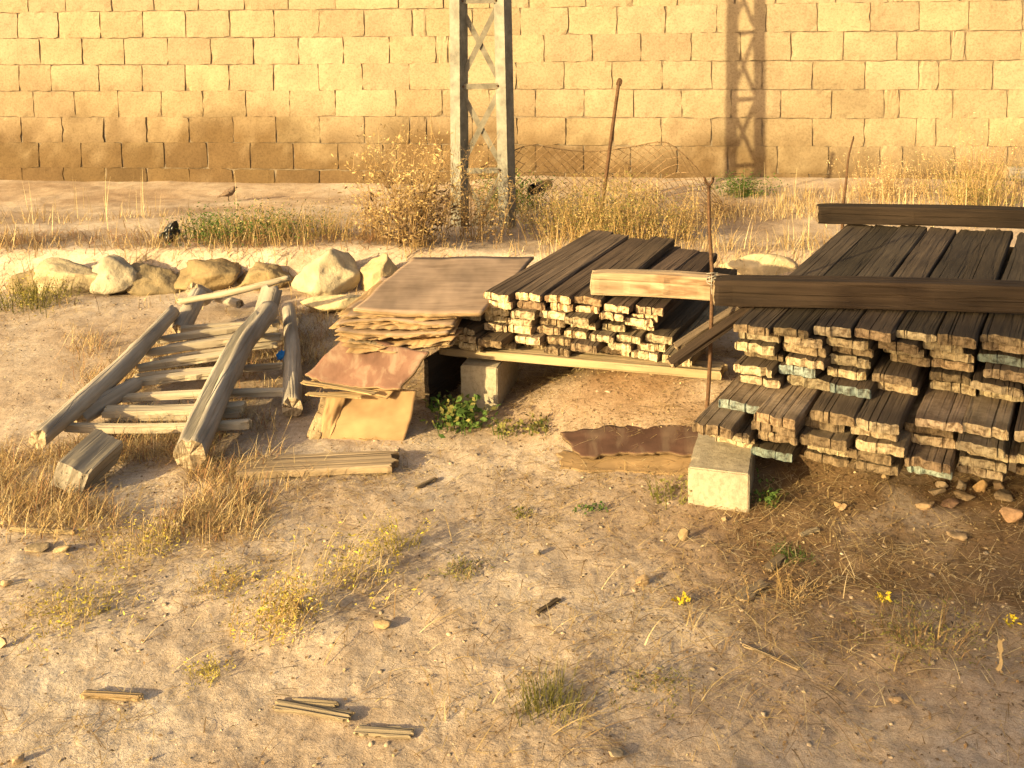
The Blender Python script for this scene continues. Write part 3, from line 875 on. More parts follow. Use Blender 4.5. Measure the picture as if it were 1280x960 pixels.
# wire that ties the beams to the rod
k0 = atY(889, 348, 3.575)
paths = []
for q in range(4):
    z0 = k0.z + .010 * q - .012
    paths.append(([Vector((k0.x + .016 * math.cos(a_), k0.y + .016 * math.sin(a_), z0 + .006 * math.sin(a_ + q))) - k0 for a_ in np.linspace(0, 6.28, 11)], .0018))
paths.append(([Vector((.0, -.014, .0)), Vector((.02, -.012, .006)), Vector((.05, -.004, .004))], .0018))
paths.append(([Vector((.0, -.014, .012)), Vector((-.004, -.018, -.03)), Vector((.004, -.012, -.075))], .0018))
o = tubes('tie_wire', paths, M('tie')); o.location = k0
tag(o, 'grey tie wire wound round the rod at the beams', 'wire')
p = atY(1243, 276, 4.72)
me = rock_mesh((.014, .012, .009), 71, 2); o = link('pale_stone', me, [M('card')]); o.location = (p.x, 4.70, RTOP + .012)
tag(o, 'small white chip lying on the planks beside the back beam', 'chip')

# ------------------------------------------------------------------ plywood
def sheet(name, P, t, seed, mats, label=None, nx=34, ny=18, ragf=.012, ragb=.006, warp=.006, color=(1, 1, 1), group=None, parent=None, bend=None):
    """a plywood sheet; P = four corners front-left, front-right, back-right, back-left"""
    FL, FR, BR, BL = [np.array(tuple(p)) for p in P]
    rr = np.random.default_rng(seed)
    U, Vv = np.meshgrid(np.linspace(0, 1, nx), np.linspace(0, 1, ny), indexing='ij')
    S = (FL[None, None] * ((1 - U) * (1 - Vv))[..., None] + FR * (U * (1 - Vv))[..., None] + BR * (U * Vv)[..., None] + BL * ((1 - U) * Vv)[..., None])
    ex = FR - FL; ey = BL - FL
    nrm = np.cross(ex, ey); nrm /= np.linalg.norm(nrm)
    if nrm[2] < 0 and abs(nrm[2]) > .2: nrm = -nrm
    h = warp * fbm(U * 2 + seed % 7, Vv * 2, seed=seed, oct=3)
    if bend is not None: h = h + bend(U, Vv)
    S = S + nrm * h[..., None]
    fr = ragf * (.55 * fbm(U * 4, Vv * 0 + .3, seed=seed + 3, oct=3) + .16 * fbm(U * 26, Vv * 0 + .3, seed=seed + 4, oct=3))
    S = S + (ey / np.linalg.norm(ey)) * ((1 - Vv) ** 6 * fr + Vv ** 6 * ragb * fbm(U * 6, Vv * 0, seed=seed + 5, oct=3))[..., None]
    sr = ragb * fbm(Vv * 5, U * 0 + .7, seed=seed + 8, oct=3)
    S = S + (ex / np.linalg.norm(ex)) * (((U) ** 8 - (1 - U) ** 8) * sr)[..., None]
    org = (FL + FR + BR + BL) / 4
    B = S - nrm * t
    n = nx * ny
    V = np.concatenate([S.reshape(-1, 3), B.reshape(-1, 3)]) - org
    I = np.arange(n).reshape(nx, ny)
    F, mi = [], []
    a, b, c_, d_ = I[:-1, :-1].ravel(), I[1:, :-1].ravel(), I[1:, 1:].ravel(), I[:-1, 1:].ravel()
    fl = np.cross(ex, ey) @ nrm > 0
    top = np.stack([a, b, c_, d_] if fl else [d_, c_, b, a], -1); bot = np.stack([d_, c_, b, a] if fl else [a, b, c_, d_], -1) + n
    ring = list(I[:, 0]) + list(I[-1, 1:]) + list(I[-2::-1, -1]) + list(I[0, -2:0:-1])
    side = []
    for q in range(len(ring)):
        x, y = ring[q], ring[(q + 1) % len(ring)]
        side.append((x, x + n, y + n, y) if fl else (y, y + n, x + n, x))
    F = np.concatenate([top, bot, np.array(side)])
    mi = [0] * len(top) + [0] * len(bot) + [1] * len(side)
    o = mesh_np(name, V, F, mats, parent, mat_idx=mi); o.location = org; o.color = (*color, 1)
    if label: tag(o, label, 'plywood', group)
    return o

TOPF, EDGE = M('ply_face'), M('ply_edge')
g = 'old plywood sheets heaped left of the planks'
# top sheet, grey brown, grain across
zt = .415
sheet('plywood_sheet', (at(440, 389, zt), at(602, 392, zt), at(668, 320, zt + .02), at(516, 320, zt + .02)), .013, 21, [TOPF, EDGE], 'wide grey brown plywood sheet on top of the heap', group=g, warp=.005, ragf=.016)
# a heap of loosened warped sheets under it
zz = zt - .022
for k, (x0, x1, y, dz, bu, nm) in enumerate(((425, 563, 396, .000, .010, 'thin ragged plywood sheet just below the top sheet'),
                                           (418, 568, 405, -.018, .014, 'frayed plywood sheet in the middle of the heap, left end curling'),
                                           (422, 560, 416, -.042, -.016, 'sagging frayed plywood sheet above the thick splintered one'),
                                           (436, 560, 429, -.075, -.012, 'grey splintered plywood sheet low in the heap'))):
    z = zz + dz
    a_, b_ = at(x0, y, z), at(x1, y, z)
    sh = Vector((.10, .62, -.004))
    osh = sheet('plywood_sheet', (a_, b_, b_ + sh, a_ + sh), .008, 30 + k, [M('ply_face') if k != 3 else M('plank_dusty'), EDGE], nm, group=g, warp=.012, ragf=.030, ragb=.014,
          bend=(lambda bu_: (lambda U, Vv: bu_ * (np.sin(U * 3.1) - .5) * (1 - Vv)))(bu))
    for q in range(4):
        dz = Vector((rnd.uniform(-.012, .012), rnd.uniform(-.020, .014), -.004 - .0036 * q))
        o2 = sheet('ply_layer', (a_ + dz, b_ + dz + Vector((0, 0, rnd.uniform(-.006, .004))), b_ + sh + dz, a_ + sh + dz), .0024, 300 + k * 10 + q, [M('ply_tan'), M('ply_edge')], None, nx=60, ny=8, warp=.012, ragf=.05, ragb=.02, parent=osh,
                   bend=(lambda bu_, kk: (lambda U, Vv: bu_ * (np.sin(U * 3.1 + kk * .25) - .5) * (1 - Vv)))(bu * rnd.uniform(.7, 1.5), q))
        o2.location = o2.location - osh.location
# red film faced sheet sloping to the front
sheet('plywood_sheet', (at(380, 471, .205), at(497, 489, .195), at(536, 438, .315), at(432, 420, .315)), .012, 41, [M('ply_red'), EDGE], 'reddish plywood sheet sloping down at the front of the heap', group=g, warp=.006, ragf=.020, bend=lambda U, Vv: .012 * np.sin(U * 3.14) * (1 - Vv) * -1)
sheet('plywood_sheet', (at(384, 480, .172), at(484, 495, .165), at(520, 454, .262), at(438, 440, .262)), .008, 43, [M('ply_tan'), EDGE], 'thin frayed plywood sheet directly under the reddish one', group=g, warp=.004, ragf=.03)
# sheet standing on edge below
a_, b_ = G(398, 549), G(506, 551)
sheet('plywood_sheet', (a_ + Vector((0, 0, -.01)), b_ + Vector((0, 0, -.01)), atY(521, 487, b_.y + .05), atY(410, 490, a_.y + .06)), .012, 44, [M('ply_tan'), EDGE], 'tan plywood sheet standing on edge below the reddish one', group=g, warp=.004, ragf=.004)
a_ = G(384, 543)
sheet('plywood_sheet', (a_ + Vector((0, -.02, .0)), G(398, 548) + Vector((0, -.02, 0)), atY(424, 493, a_.y + .04), atY(404, 490, a_.y + .05)), .006, 45, [M('plank_dusty'), EDGE], 'narrow grey veneer strip leaning left of the tan sheet', group=g, warp=.008, ragf=.02, nx=14, color=(1.3, 1.25, 1.1))
a_ = G(395, 544)
sheet('plywood_sheet', (a_ + Vector((0.02, -.035, .0)), a_ + Vector((.06, -.035, 0)), atY(434, 493, a_.y), atY(412, 492, a_.y)), .006, 46, [M('ply_tan'), EDGE], 'curved tan veneer strip between grey strip and standing sheet', group=g, warp=.008, ragf=.02, nx=14)
# veneer slivers sticking out to the left
for k, (x, y, x2, y2, nm) in enumerate(((378, 478, 470, 492, 'long thin splinter sticking out under the reddish sheet'), (384, 493, 450, 497, 'short splinter poking left above the standing sheet'))):
    p, q = at(x, y, .19 - k * .02), at(x2, y2, .18 - k * .02)
    stick(p, q, .028, .005, 620 + k, [M('slat'), M('end_pale')], nm, (1.0, .85, .6), name='wood_splinter')
# board added in the gap to keep sun out of the hollow
stick(Vector((-.365, 3.98, .10)), Vector((-.225, 4.26, .10)), .205, .022, 630, [M('plank_dark'), M('end_brown')], 'dark board on edge added to shade the gap behind the standing sheet', (.6, .6, .6), R(90))

# rust coloured sheet lying on the ground
zs = .035
def GG(px, py, l): return G(px, py, l)
sheet('plywood_sheet', (GG(722, 578, .030), GG(876, 580, .034), GG(884, 541, .036), GG(704, 550, .030)), .010, 51, [M('ply_red'), EDGE], 'rust brown delaminated sheet lying on the ground by the block', warp=.006, ragf=.032, ragb=.016, nx=60, color=(.50, .47, .46))
sheet('plywood_sheet', (GG(700, 588, .004), GG(872, 594, .006), GG(880, 560, .012), GG(700, 566, .008)), .006, 52, [M('ply_tan'), EDGE], 'frayed tan ply layer peeling out under the rust brown sheet', warp=.005, ragf=.04, ragb=.02, nx=60, color=(.8, .8, .78))

# flat board on the ground at the front
p0 = G(300, 592); p1 = G(490, 585)
v = p1 - p0
o = board('ground_board', .125, .026, v.length, 55, [M('slat'), M('end_brown')], (p0.x, p0.y, max(p0.z, p1.z) + .006), -math.atan2(v.x, v.y), color=(.78, .70, .62), rag=.018, crack=1, wear=.2)
tag(o, 'flat grey board lying alone on the ground in front of the heap', 'board')

# ------------------------------------------------------------------ log frame
def frame():
    b = G(170, 520)
    e = empty('log_frame', b, 'rough grey frame of two split logs over pale slats lying on straw', 'log frame')
    O = Vector(b)
    LG = [M('log'), M('log_end')]
    log_obj('stringer', [at(47, 550, .10), at(110, 497, .115), at(165, 447, .13), at(216, 390, .15)], [.034, .040, .039, .032], 61, LG, e, O, crack=(2.6, .0, .7, .6), lump=.10)
    log_obj('stringer', [at(237, 568, .085), at(266, 500, .12), at(300, 430, .15), at(336, 388, .18)], [.055, .056, .054, .048], 62, LG, e, O, crack=(1.75, .0, .97, .75), lump=.06, ns=18, nr=34)
    log_obj('stringer', [at(98, 525, .07), at(130, 503, .075), at(170, 480, .08)], [.034, .036, .028], 63, LG, e, O, lump=.15)
    for k, (x0, y0, x1, y1, w, z, t) in enumerate(((84, 539, 311, 535, .046, .062, .03), (131, 519, 305, 513, .075, .055, .03), (150, 502, 358, 494, .04, .05, .025), (157, 484, 290, 470, .05, .055, .028),
                                                (172, 464, 300, 446, .045, .07, .03), (178, 447, 350, 425, .06, .075, .032), (196, 430, 345, 410, .05, .075, .03), (226, 416, 348, 407, .05, .08, .03), (300, 466, 354, 461, .035, .055, .024), (140, 524, 300, 521, .03, .045, .02), (168, 474, 330, 462, .035, .05, .022), (205, 437, 346, 416, .035, .06, .022), (190, 455, 345, 434, .035, .055, .022))):
        p0, p1 = at(x0, y0, z), at(x1, y1, z)
        v = p1 - p0
        w *= .82
        board('slat', w, t, v.length, 640 + k, [M('slat'), M('end_pale')], p0 - O, -math.atan2(v.x, v.y), ry=rnd.gauss(0, .1), color=(rnd.uniform(.98, 1.22),) * 3, parent=e, rag=.008, crack=1, wear=.3, bow=rnd.uniform(-.01, .01))
frame()
LG = [M('log'), M('log_end')]
tag(log_obj('short_log', [G(366, 524, .045), (G(366, 524, .045) + G(361, 397, .05)) / 2 + Vector((.01, 0, .01)), G(361, 397, .05)], [.040, .037, .032], 65, LG, knots=6), 'straight grey log lying alone right of the log frame', 'log')
tag(log_obj('short_log', [G(352, 398, .11), G(326, 372, .19)][::-1] if False else [at(328, 405, .10), at(340, 362, .24)], [.055, .05], 66, LG, knots=1), 'thick short post propping the thin pole behind the frame', 'log')
tag(log_obj('short_log', [at(222, 418, .06), at(248, 368, .15)], [.052, .044], 67, LG, knots=1), 'bleached log end behind the far left of the frame', 'log')
tag(log_obj('short_log', [at(258, 372, .08), at(240, 362, .16)], [.045, .035], 68, LG, knots=1), 'smaller pale log tip under the thin pole', 'log')
tag(log_obj('short_log', [at(272, 372, .06), at(300, 380, .07)], [.025, .022], 69, LG, knots=2), 'little knotty log lying under the thin pole', 'log')
tag(log_obj('thin_pole', [at(224, 377, .17), at(290, 366, .22), at(362, 347, .27)], [.015, .017, .014], 70, [M('slat'), M('end_pale')], knots=2), 'thin pale pole laid across the posts behind the frame', 'pole')
# square post end sunk in the straw
p0 = G(82, 622, .055); p1 = at(122, 566, .07)
o = stick(p0 + Vector((0, .0, -.035)), p0 + (p1 - p0) * 1.1 + Vector((0, 0, -.03)), .115, .10, 631, [M('slat'), M('log')], 'squared grey post with a cut end near the frame corner', (.8, .8, .8), R(24), name='squared_post')
p = at(346, 450, .06)
o = sheet('plastic_scrap', (p, p + Vector((.028, 0, .0)), p + Vector((.024, .03, .04)), p + Vector((.0, .025, .032))), .004, 58, [M('blue'), M('blue')], None, nx=10, ny=10, ragf=.02, warp=.014)
tag(o, 'scrap of bright blue plastic caught beside the short log', 'plastic scrap')

# ------------------------------------------------------------------ stones of the bank edge
def stone(px, py, wpx, hpx, label, seed, cat='stone', dp=.8, grp=None, mat='rock', color=(1, 1, 1), rough=.14, tilt=(0, 0), rz=None, sink=.22):
    p = G(px, py)
    s = p.y / CAM_F
    if grp == 'stones lining the edge of the bank' and px < 340:
        p = at(px, 374 - .012 * px, 0.0); s = p.y / CAM_F; hpx = hpx * .68 + 20; wpx *= 1.26; rough = .34
        color = tuple(c * .72 for c in color)
        if px > 150 or px < 30:          # the earthy ones lie low in the bank
            color = (color[0] * .74, color[1] * .70, color[2] * .63); hpx *= .82; p.y += .06
    if cat == 'boulder': color = tuple(c * .76 for c in color); rough = .26; sink = .30; hpx *= .92
    if grp == 'loose stones in the foreground': wpx *= .85; hpx *= .75; color = tuple(c * .72 for c in color)
    if grp == 'broken pieces under the right stack': color = tuple(c * .75 for c in color)
    sz = (wpx * s / 2 * 1.08, wpx * s / 2 * dp, hpx * s / 2 / (1 - sink) * 1.05)
    return rock(label.split('|')[0] if False else 'stone' if cat == 'stone' else cat, (p.x, p.y + sz[1] * .7, p.z), sz, seed, label, cat, grp, mat, rnd.uniform(-.4, .4) if rz is None else rz, color, sink=sink, rough=rough, tilt=tilt)
gr = 'stones lining the edge of the bank'
stone(78, 356, 92, 42, 'wide flat topped pale stone at the left of the bank edge', 81, grp=gr, color=(1.05, 1.0, .9), dp=.5, rz=.05)
stone(132, 356, 62, 38, 'pale stone directly right of the wide flat topped one', 82, grp=gr, dp=.6, rz=-.1)
stone(178, 362, 70, 36, 'low crumbly stone half covered by straw left of the log frame', 83, grp=gr, color=(.9, .86, .78))
stone(22, 352, 46, 30, 'leftmost small stone in the grass at the frame edge', 84, grp=gr, color=(.9, .85, .75))
stone(250, 350, 80, 34, 'earthy stone on the bank edge behind the thin pole', 85, grp=gr, color=(.88, .8, .66))
stone(318, 345, 60, 32, 'earthy stone left of the big white boulder', 86, grp=gr, color=(.9, .83, .7))
stone(408, 372, 88, 56, 'big rounded white boulder beside the plywood heap', 87, 'boulder', grp=gr, color=(1.12, 1.08, 1.0), dp=.75, rough=.10, rz=.1)
stone(432, 345, 90, 42, 'tan boulder just behind the big white one', 88, 'boulder', grp=gr, color=(1.0, .9, .75), dp=.6, rz=.0)
stone(474, 366, 54, 52, 'upright pale yellow boulder right of the big white one', 89, 'boulder', grp=gr, color=(1.08, .98, .78), dp=.8, rz=.2)
stone(420, 393, 96, 22, 'long flat pale slab stone below the big white boulder', 90, grp=gr, color=(1.08, 1.0, .8), dp=.42, rz=.02, sink=.12, rough=.08)
stone(530, 330, 70, 26, 'flat stone behind the plywood heap near the bush', 91, grp=gr, color=(.95, .85, .7))
stone(950, 350, 96, 30, 'long low kerb stone showing between the two stacks', 92, grp=gr, color=(1.0, .93, .8), dp=.35, rz=.02, rough=.07)
stone(903, 342, 30, 24, 'small grey stone next to the low kerb stone', 93, grp=gr, color=(.8, .78, .76))
stone(865, 345, 50, 20, 'stone mostly hidden behind the left plank stack', 94, grp=gr, color=(.9, .85, .75))
stone(505, 327, 26, 14, 'dark grey stone at the foot of the dry thistle bush', 95, grp=None, color=(.35, .33, .32))
# rubble under and before the right stack
gr = 'broken pieces under the right stack'
for k, (x, y, w, h, lab, c) in enumerate(((1158, 640, 30, 13, 'pale brick bit lying farthest forward under the right stack', (1.5, 1.35, 1.1)), (1178, 612, 26, 12, 'thin slanted shard leaning under the right stack', (1, .95, .9)), (1172, 622, 34, 9, 'flat long shard below the slanted one', (1.05, 1, .9)),
                                         (1204, 615, 22, 17, 'greyish lump between shard and yellow stone', (.75, .75, .78)), (1228, 617, 24, 17, 'rounded yellowish stone under the right stack', (1.4, 1.15, .8)), (1250, 615, 24, 14, 'brown lump right of the yellowish stone', (.8, .7, .62)),
                                         (1212, 628, 44, 9, 'long flat tile piece below the yellowish stone', (1.1, 1.0, .85)), (1192, 636, 40, 8, 'thin reddish shard beside the pale brick bit', (.9, .7, .65)), (1272, 658, 40, 30, 'large pinkish stone at the right edge of the picture', (1.5, 1.2, 1.0)),
                                         (1262, 630, 40, 14, 'dim flat stone at the right edge below the planks', (.8, .75, .7)), (1108, 601, 16, 10, 'small tan chunk left under the right stack', (1.2, 1.1, .9)), (1055, 640, 16, 12, 'small squarish clod before the right stack', (1.2, 1.05, .85)))):
    stone(x, y, w, h, lab, 120 + k, 'rubble piece', grp=gr, mat='rubble', color=c, rough=.12, dp=.7)
# single stones and chips in the foreground
for k, (x, y, w, h, lab, c) in enumerate(((217, 662, 22, 16, 'small white stone at the edge of the straw', (1.9, 1.9, 1.9)), (671, 697, 18, 16, 'grey stone in the open ground below the plywood', (1.0, 1.0, 1.0)), (40, 694, 46, 14, 'flat pale stone at the left among dry weeds', (1.3, 1.25, 1.1)), (76, 692, 34, 10, 'second flat pale stone right beside the first at the left', (1.25, 1.2, 1.05)),
                                        (5, 735, 26, 9, 'thin whitish stone at the left picture edge', (1.7, 1.6, 1.4)), (368, 770, 24, 22, 'pale upright chip standing by the yellow weeds', (1.6, 1.5, 1.3)), (476, 790, 34, 16, 'pale crumbly clod right of the yellow weeds', (1.4, 1.25, 1.0)), (803, 735, 26, 18, 'pale clod among roots in the middle of the foreground', (1.3, 1.15, .95)),
                                        (1048, 637, 16, 14, 'tan stone left of the rubble pieces', (1.3, 1.1, .85)), (856, 678, 22, 20, 'grey brown clod just below the front cement block', (1.05, .95, .8)), (2, 812, 20, 22, 'whitish stone cut by the left picture edge low down', (1.5, 1.4, 1.3)), (316, 728, 24, 8, 'flat pale flake above the yellow weeds', (1.5, 1.4, 1.25)),
                                        (905, 652, 12, 8, 'tiny pale stone touching the front cement block', (1.3, 1.2, 1.0)), (1122, 882, 26, 14, 'pale stone in the dark litter at lower right', (1.2, 1.05, .9)), (22, 958, 26, 20, 'white stone at the bottom left corner', (1.6, 1.5, 1.4)), (1200, 676, 40, 12, 'flat stone in the litter below the rubble', (1.1, 1.0, .9)), (770, 950, 40, 12, 'flat pale stone at the bottom edge', (1.4, 1.35, 1.25)))):
    stone(x, y, w, h, lab, 150 + k, 'stone', grp='loose stones in the foreground', mat='rubble', color=c, rough=.2, dp=.8)
# sticks and offcuts in the foreground
for k, (x0, y0, x1, y1, w, t, lab, c) in enumerate(((104, 872, 176, 876, .022, .018, 'short lit stick lying at lower left', (1.0, .85, .65)), (345, 884, 438, 900, .035, .012, 'grey splintered stick at the bottom middle left', (.75, .72, .68)), (366, 880, 420, 884, .02, .01, 'thin splinter beside the grey splintered stick', (.7, .67, .62)),
                                                (446, 917, 514, 921, .032, .012, 'small flat pale offcut at the bottom', (.85, .82, .78)), (925, 753, 955, 732, .04, .014, 'grey wood chip pointing up right in the litter', (.8, .74, .68)), (958, 716, 978, 700, .03, .02, 'dark wood chip beside the green tuft', (.5, .45, .4)),
                                                (14, 664, 92, 668, .022, .012, 'pale twig half buried in straw at the left', (1.0, .9, .7)), (672, 768, 698, 752, .016, .008, 'dark twig lying in the middle foreground', (.35, .3, .25)), (930, 810, 996, 838, .006, .006, 'long thin pale root across the right foreground', (1.0, .9, .75)),
                                                (1250, 842, 1252, 800, .006, .004, 'upright pale stalk at the right edge', (.95, .85, .65)), (1000, 672, 1022, 664, .02, .01, 'pale flake lying before the right stack', (1, .95, .85)), (520, 612, 545, 600, .02, .008, 'thin chip near the flat board end', (.8, .72, .6)))):
    p0, p1 = G(x0, y0, .004), G(x1, y1, .004)
    if k == 9: p1 = atY(x1, y1, p0.y + .01)
    stick(p0, p1, w * .8, t * .6, 660 + k, [M('slat'), M('end_pale')], lab, tuple(q * .85 for q in c), name='wood_offcut')

# ------------------------------------------------------------------ bird, bag, far log
def bird():
    p = G(286, 252)
    e = empty('bird', p, 'small brown bird standing on the bank before the wall', 'bird', rz=R(8))
    V, F, mi = log_mesh([(-.088, 0, .040), (-.055, 0, .052), (-.022, 0, .064), (.012, 0, .074), (.034, 0, .094), (.046, 0, .110), (.062, 0, .112)], [.006, .009, .024, .031, .023, .019, .006], 9, ns=12, nr=28, knots=0, lump=.03)
    mesh_py('body', V, F, [M('bird')], e, smooth=True)
    mesh_py('beak', [(.058, -.004, .111), (.058, .004, .111), (.058, 0, .117), (.078, 0, .111)], [(0, 1, 3), (1, 2, 3), (2, 0, 3), (0, 2, 1)], [M('beak')], e)
    for s in (-1, 1):
        V, F = tube([Vector((.0, s * .012, .05)), Vector((-.004, s * .013, .025)), Vector((.002, s * .013, .0))], .0025, 5)
        mesh_py('leg', V, F, [M('beak')], e)
        V, F, mi = log_mesh([(.012, s * .026, .078), (-.02, s * .026, .066), (-.062, s * .012, .050)], [.012, .014, .004], 10, ns=8, nr=12, knots=0, lump=.02)
        mesh_py('wing', V, F, [M('bird')], e, smooth=True)
        me = rock_mesh((.0032, .0022, .0032), 3, 2, 0); q = link('eye', me, [M('black')], e); q.location = (.049, s * .0175, .114)
bird()
p = G(214, 303)
me = rock_mesh((.055, .045, .085), 202, 4, .55); o = link('plastic_bag', me, [M('black')]); o.location = (p.x, p.y, p.z + .055); o.rotation_euler = (.2, .3, .4)
tag(o, 'crumpled black plastic bag in the grass of the bank', 'plastic bag')
p = atY(1258, 217, 7.9); q = atY(1400, 222, 7.8)
tag(log_obj('short_log', [p, q], [.056, .06], 210, LG, knots=1), 'grey log end at the right picture edge by the wall', 'log')

# ------------------------------------------------------------------ plants
def plant_stems(n, base, height, spread, seed, w=.004, lean=(0, 0), segs=5, curve=.35):
    rr = np.random.default_rng(seed)
    P = np.stack([rr.normal(0, spread * .22, n), rr.normal(0, spread * .18, n), np.zeros(n) - .01], -1)
    phi = np.arctan2(P[:, 1] + rr.normal(0, spread * .2, n) + lean[1], P[:, 0] + rr.normal(0, spread * .2, n) + lean[0])
    L = height * rr.uniform(.45, 1.0, n)
    t0 = np.abs(rr.normal(0, .18, n)) + .05; t1 = t0 + rr.uniform(0, curve * 2, n)
    return P, phi, t0, t1, L, np.full(n, w)

def along(P, phi, t0, t1, L, f, segs=6):
    """points at fraction f of each stem"""
    pos = P.copy(); out = np.zeros_like(P)
    for k in range(segs):
        g = np.clip(f * segs - k, 0, 1)
        t = t0 + (t1 - t0) * k / segs
        pos = pos + (g * L / segs)[:, None] * np.stack([np.sin(t) * np.cos(phi), np.sin(t) * np.sin(phi), np.cos(t)], -1)
    return pos

def plant(name, pos, label, cat, height, spread, nstem, seed, stem='stem', leafsets=(), group=None, w=.004, curve=.35, lean=(0, 0)):
    """leafsets: (part name, material, leaves, size, from, to, scatter)"""
    e = empty(name, pos, label, cat, group)
    st = plant_stems(nstem, None, height, spread, seed, w, lean, curve=curve)
    v, f = blades(*st, segs=5)
    v2, f2 = blades(st[0], st[1], st[2], st[3], st[4], st[5], segs=5, twist=np.full(nstem, 1.57))
    mesh_np('stems', *join_np([(v, f), (v2, f2)]), [M(stem)], e)
    rr = np.random.default_rng(seed + 1)
    if name in ('thistle_bush', 'dry_bush', 'weedy_bush', 'sprawling_weed'):
        nb = nstem * (9 if name != 'sprawling_weed' else 4)
        i = rr.integers(0, nstem, nb); fr = rr.uniform(.25, 1, nb)
        Q = along(st[0][i], st[1][i], st[2][i], st[3][i], st[4][i], fr)
        bl = height * rr.uniform(.08, .24, nb); bp = rr.uniform(0, 6.28, nb); b0 = np.abs(rr.normal(.8, .4, nb))
        mesh_np('branches', *blades(Q, bp, b0, b0 + rr.normal(0, .5, nb), bl, np.full(nb, w * .55), segs=3), [M(stem if stem != 'olive' else 'straw')], e)
    for (pn, mat, nl, size, a, b, sc) in leafsets:
        if name in ('thistle_bush', 'dry_bush', 'weedy_bush'): nl = int(nl * .62)
        i = rr.integers(0, nstem, nl); fr = rr.uniform(a, b, nl)
        Q = along(st[0][i], st[1][i], st[2][i], st[3][i], st[4][i], fr) + rr.normal(0, sc, (nl, 3)) * np.array((1, 1, .7))
        gb = Q[:, 2] < 0; Q[gb, 2] = np.abs(Q[gb, 2]) * .5
        broad = name in ('broadleaf_weed', 'yellow_flower')
        if not broad: Q = np.concatenate([Q, Q + rr.normal(0, sc * .6, Q.shape)]); Q[:, 2] = np.abs(Q[:, 2])
        v, f = leaves(Q, size * (1 if broad else .5) * rr.uniform(.5, 1.2, len(Q)), seed + 2, 1.8 if broad else 3.0)
        mesh_np(pn, v, f, [M(mat)], e)
    return e

plant('thistle_bush', G(520, 306), 'tall dry thistle bush with brown seed heads left of the pole', 'bush', .78, .42, 70, 300, 'stem',
      (('dry_leaves', 'straw', 1500, .020, .2, 1.0, .05), ('twigs', 'straw_pale', 700, .012, .4, 1.0, .06), ('seed_heads', 'litter', 520, .034, .1, .62, .045)), w=.005)
plant('dry_bush', G(592, 300), 'straw coloured bush growing through the foot of the pole', 'bush', .52, .36, 45, 310, 'stem', (('dry_leaves', 'straw', 800, .016, .2, 1, .04), ('seed_heads', 'straw_brown', 90, .02, .1, .6, .04)))
plant('dry_bush', G(470, 300), 'low dry bush at the left foot of the thistle', 'bush', .42, .40, 45, 311, 'stem', (('dry_leaves', 'straw', 900, .014, .1, 1, .04),))
gb = 'green clumps on the bank'
plant('green_bush', G(262, 298), 'low green clump on the bank right of the black bag', 'bush', .19, .50, 90, 320, 'olive', (('leaves', 'green', 800, .014, .2, 1, .03),), gb)
plant('green_bush', G(335, 298), 'taller green clump mixed with straw below the bird', 'bush', .24, .60, 120, 321, 'straw', (('leaves', 'green', 800, .014, .2, .9, .03), ('dry_leaves', 'straw', 400, .01, .4, 1, .04)), gb)
plant('green_bush', G(400, 298), 'thin yellowing clump at the right end of the green row', 'bush', .24, .5, 110, 322, 'straw', (('leaves', 'olive', 600, .010, .1, .9, .03),), gb)
plant('green_bush', G(640, 262), 'dark green weed growing behind the pole', 'bush', .30, .40, 60, 323, 'olive', (('leaves', 'green', 900, .018, .1, 1, .04),), gb)
gy = 'yellow green bushes behind the plank stacks'
plant('weedy_bush', G(716, 300), 'yellow green bush under the leaning hooked rod', 'bush', .42, .62, 120, 330, 'straw', (('leaves', 'olive', 1600, .014, .2, 1, .045), ('dry_leaves', 'straw', 900, .013, .2, 1, .05)), gy)
plant('weedy_bush', G(782, 303), 'leafy yellow green bush behind the left stack', 'bush', .46, .60, 120, 331, 'straw', (('leaves', 'olive', 1900, .015, .2, 1, .045), ('dry_leaves', 'straw', 800, .013, .2, 1, .05)), gy)
plant('weedy_bush', G(840, 300), 'drier bush between hooked rod and bent rod', 'bush', .30, .5, 90, 332, 'straw', (('dry_leaves', 'straw', 1100, .012, .1, 1, .04), ('leaves', 'olive', 300, .012, .1, .8, .04)), gy)
plant('weedy_bush', G(1212, 262), 'olive bush by the wall behind the right stack', 'bush', .42, .60, 110, 333, 'straw', (('leaves', 'olive', 1700, .014, .1, .9, .045), ('dry_leaves', 'straw', 500, .012, .5, 1, .05)), gy)
plant('dry_bush', G(1228, 250), 'tall airy dry weed rising against the wall at right', 'bush', .66, .36, 40, 334, 'stem', (('dry_leaves', 'straw_pale', 420, .012, .5, 1, .05),))
plant('dry_bush', G(1110, 250), 'pale dry bush beside the curved rod at the wall', 'bush', .36, .60, 80, 335, 'stem', (('dry_leaves', 'straw_pale', 1100, .012, .2, 1, .05),))
plant('green_bush', G(930, 244), 'dark green clump in the shadow at the wall foot', 'bush', .20, .42, 60, 336, 'olive', (('leaves', 'green', 700, .016, .1, 1, .03),), gb)
plant('dry_bush', G(905, 268), 'grey dry clump below the pole shadow', 'bush', .16, .5, 70, 337, 'stem', (('dry_leaves', 'straw_brown', 400, .012, .1, 1, .03),))
plant('weed', G(40, 380), 'yellowish green weeds at the left before the bank stones', 'weed', .20, .55, 120, 338, 'olive', (('leaves', 'yellow', 380, .010, .1, 1, .03), ('green_leaves', 'olive', 500, .01, 0, .7, .03)))
plant('weed', G(185, 345), 'yellow straw tuft growing between the bank stones', 'weed', .26, .26, 60, 339, 'straw', (('leaves', 'yellow', 200, .01, .1, .8, .02),))

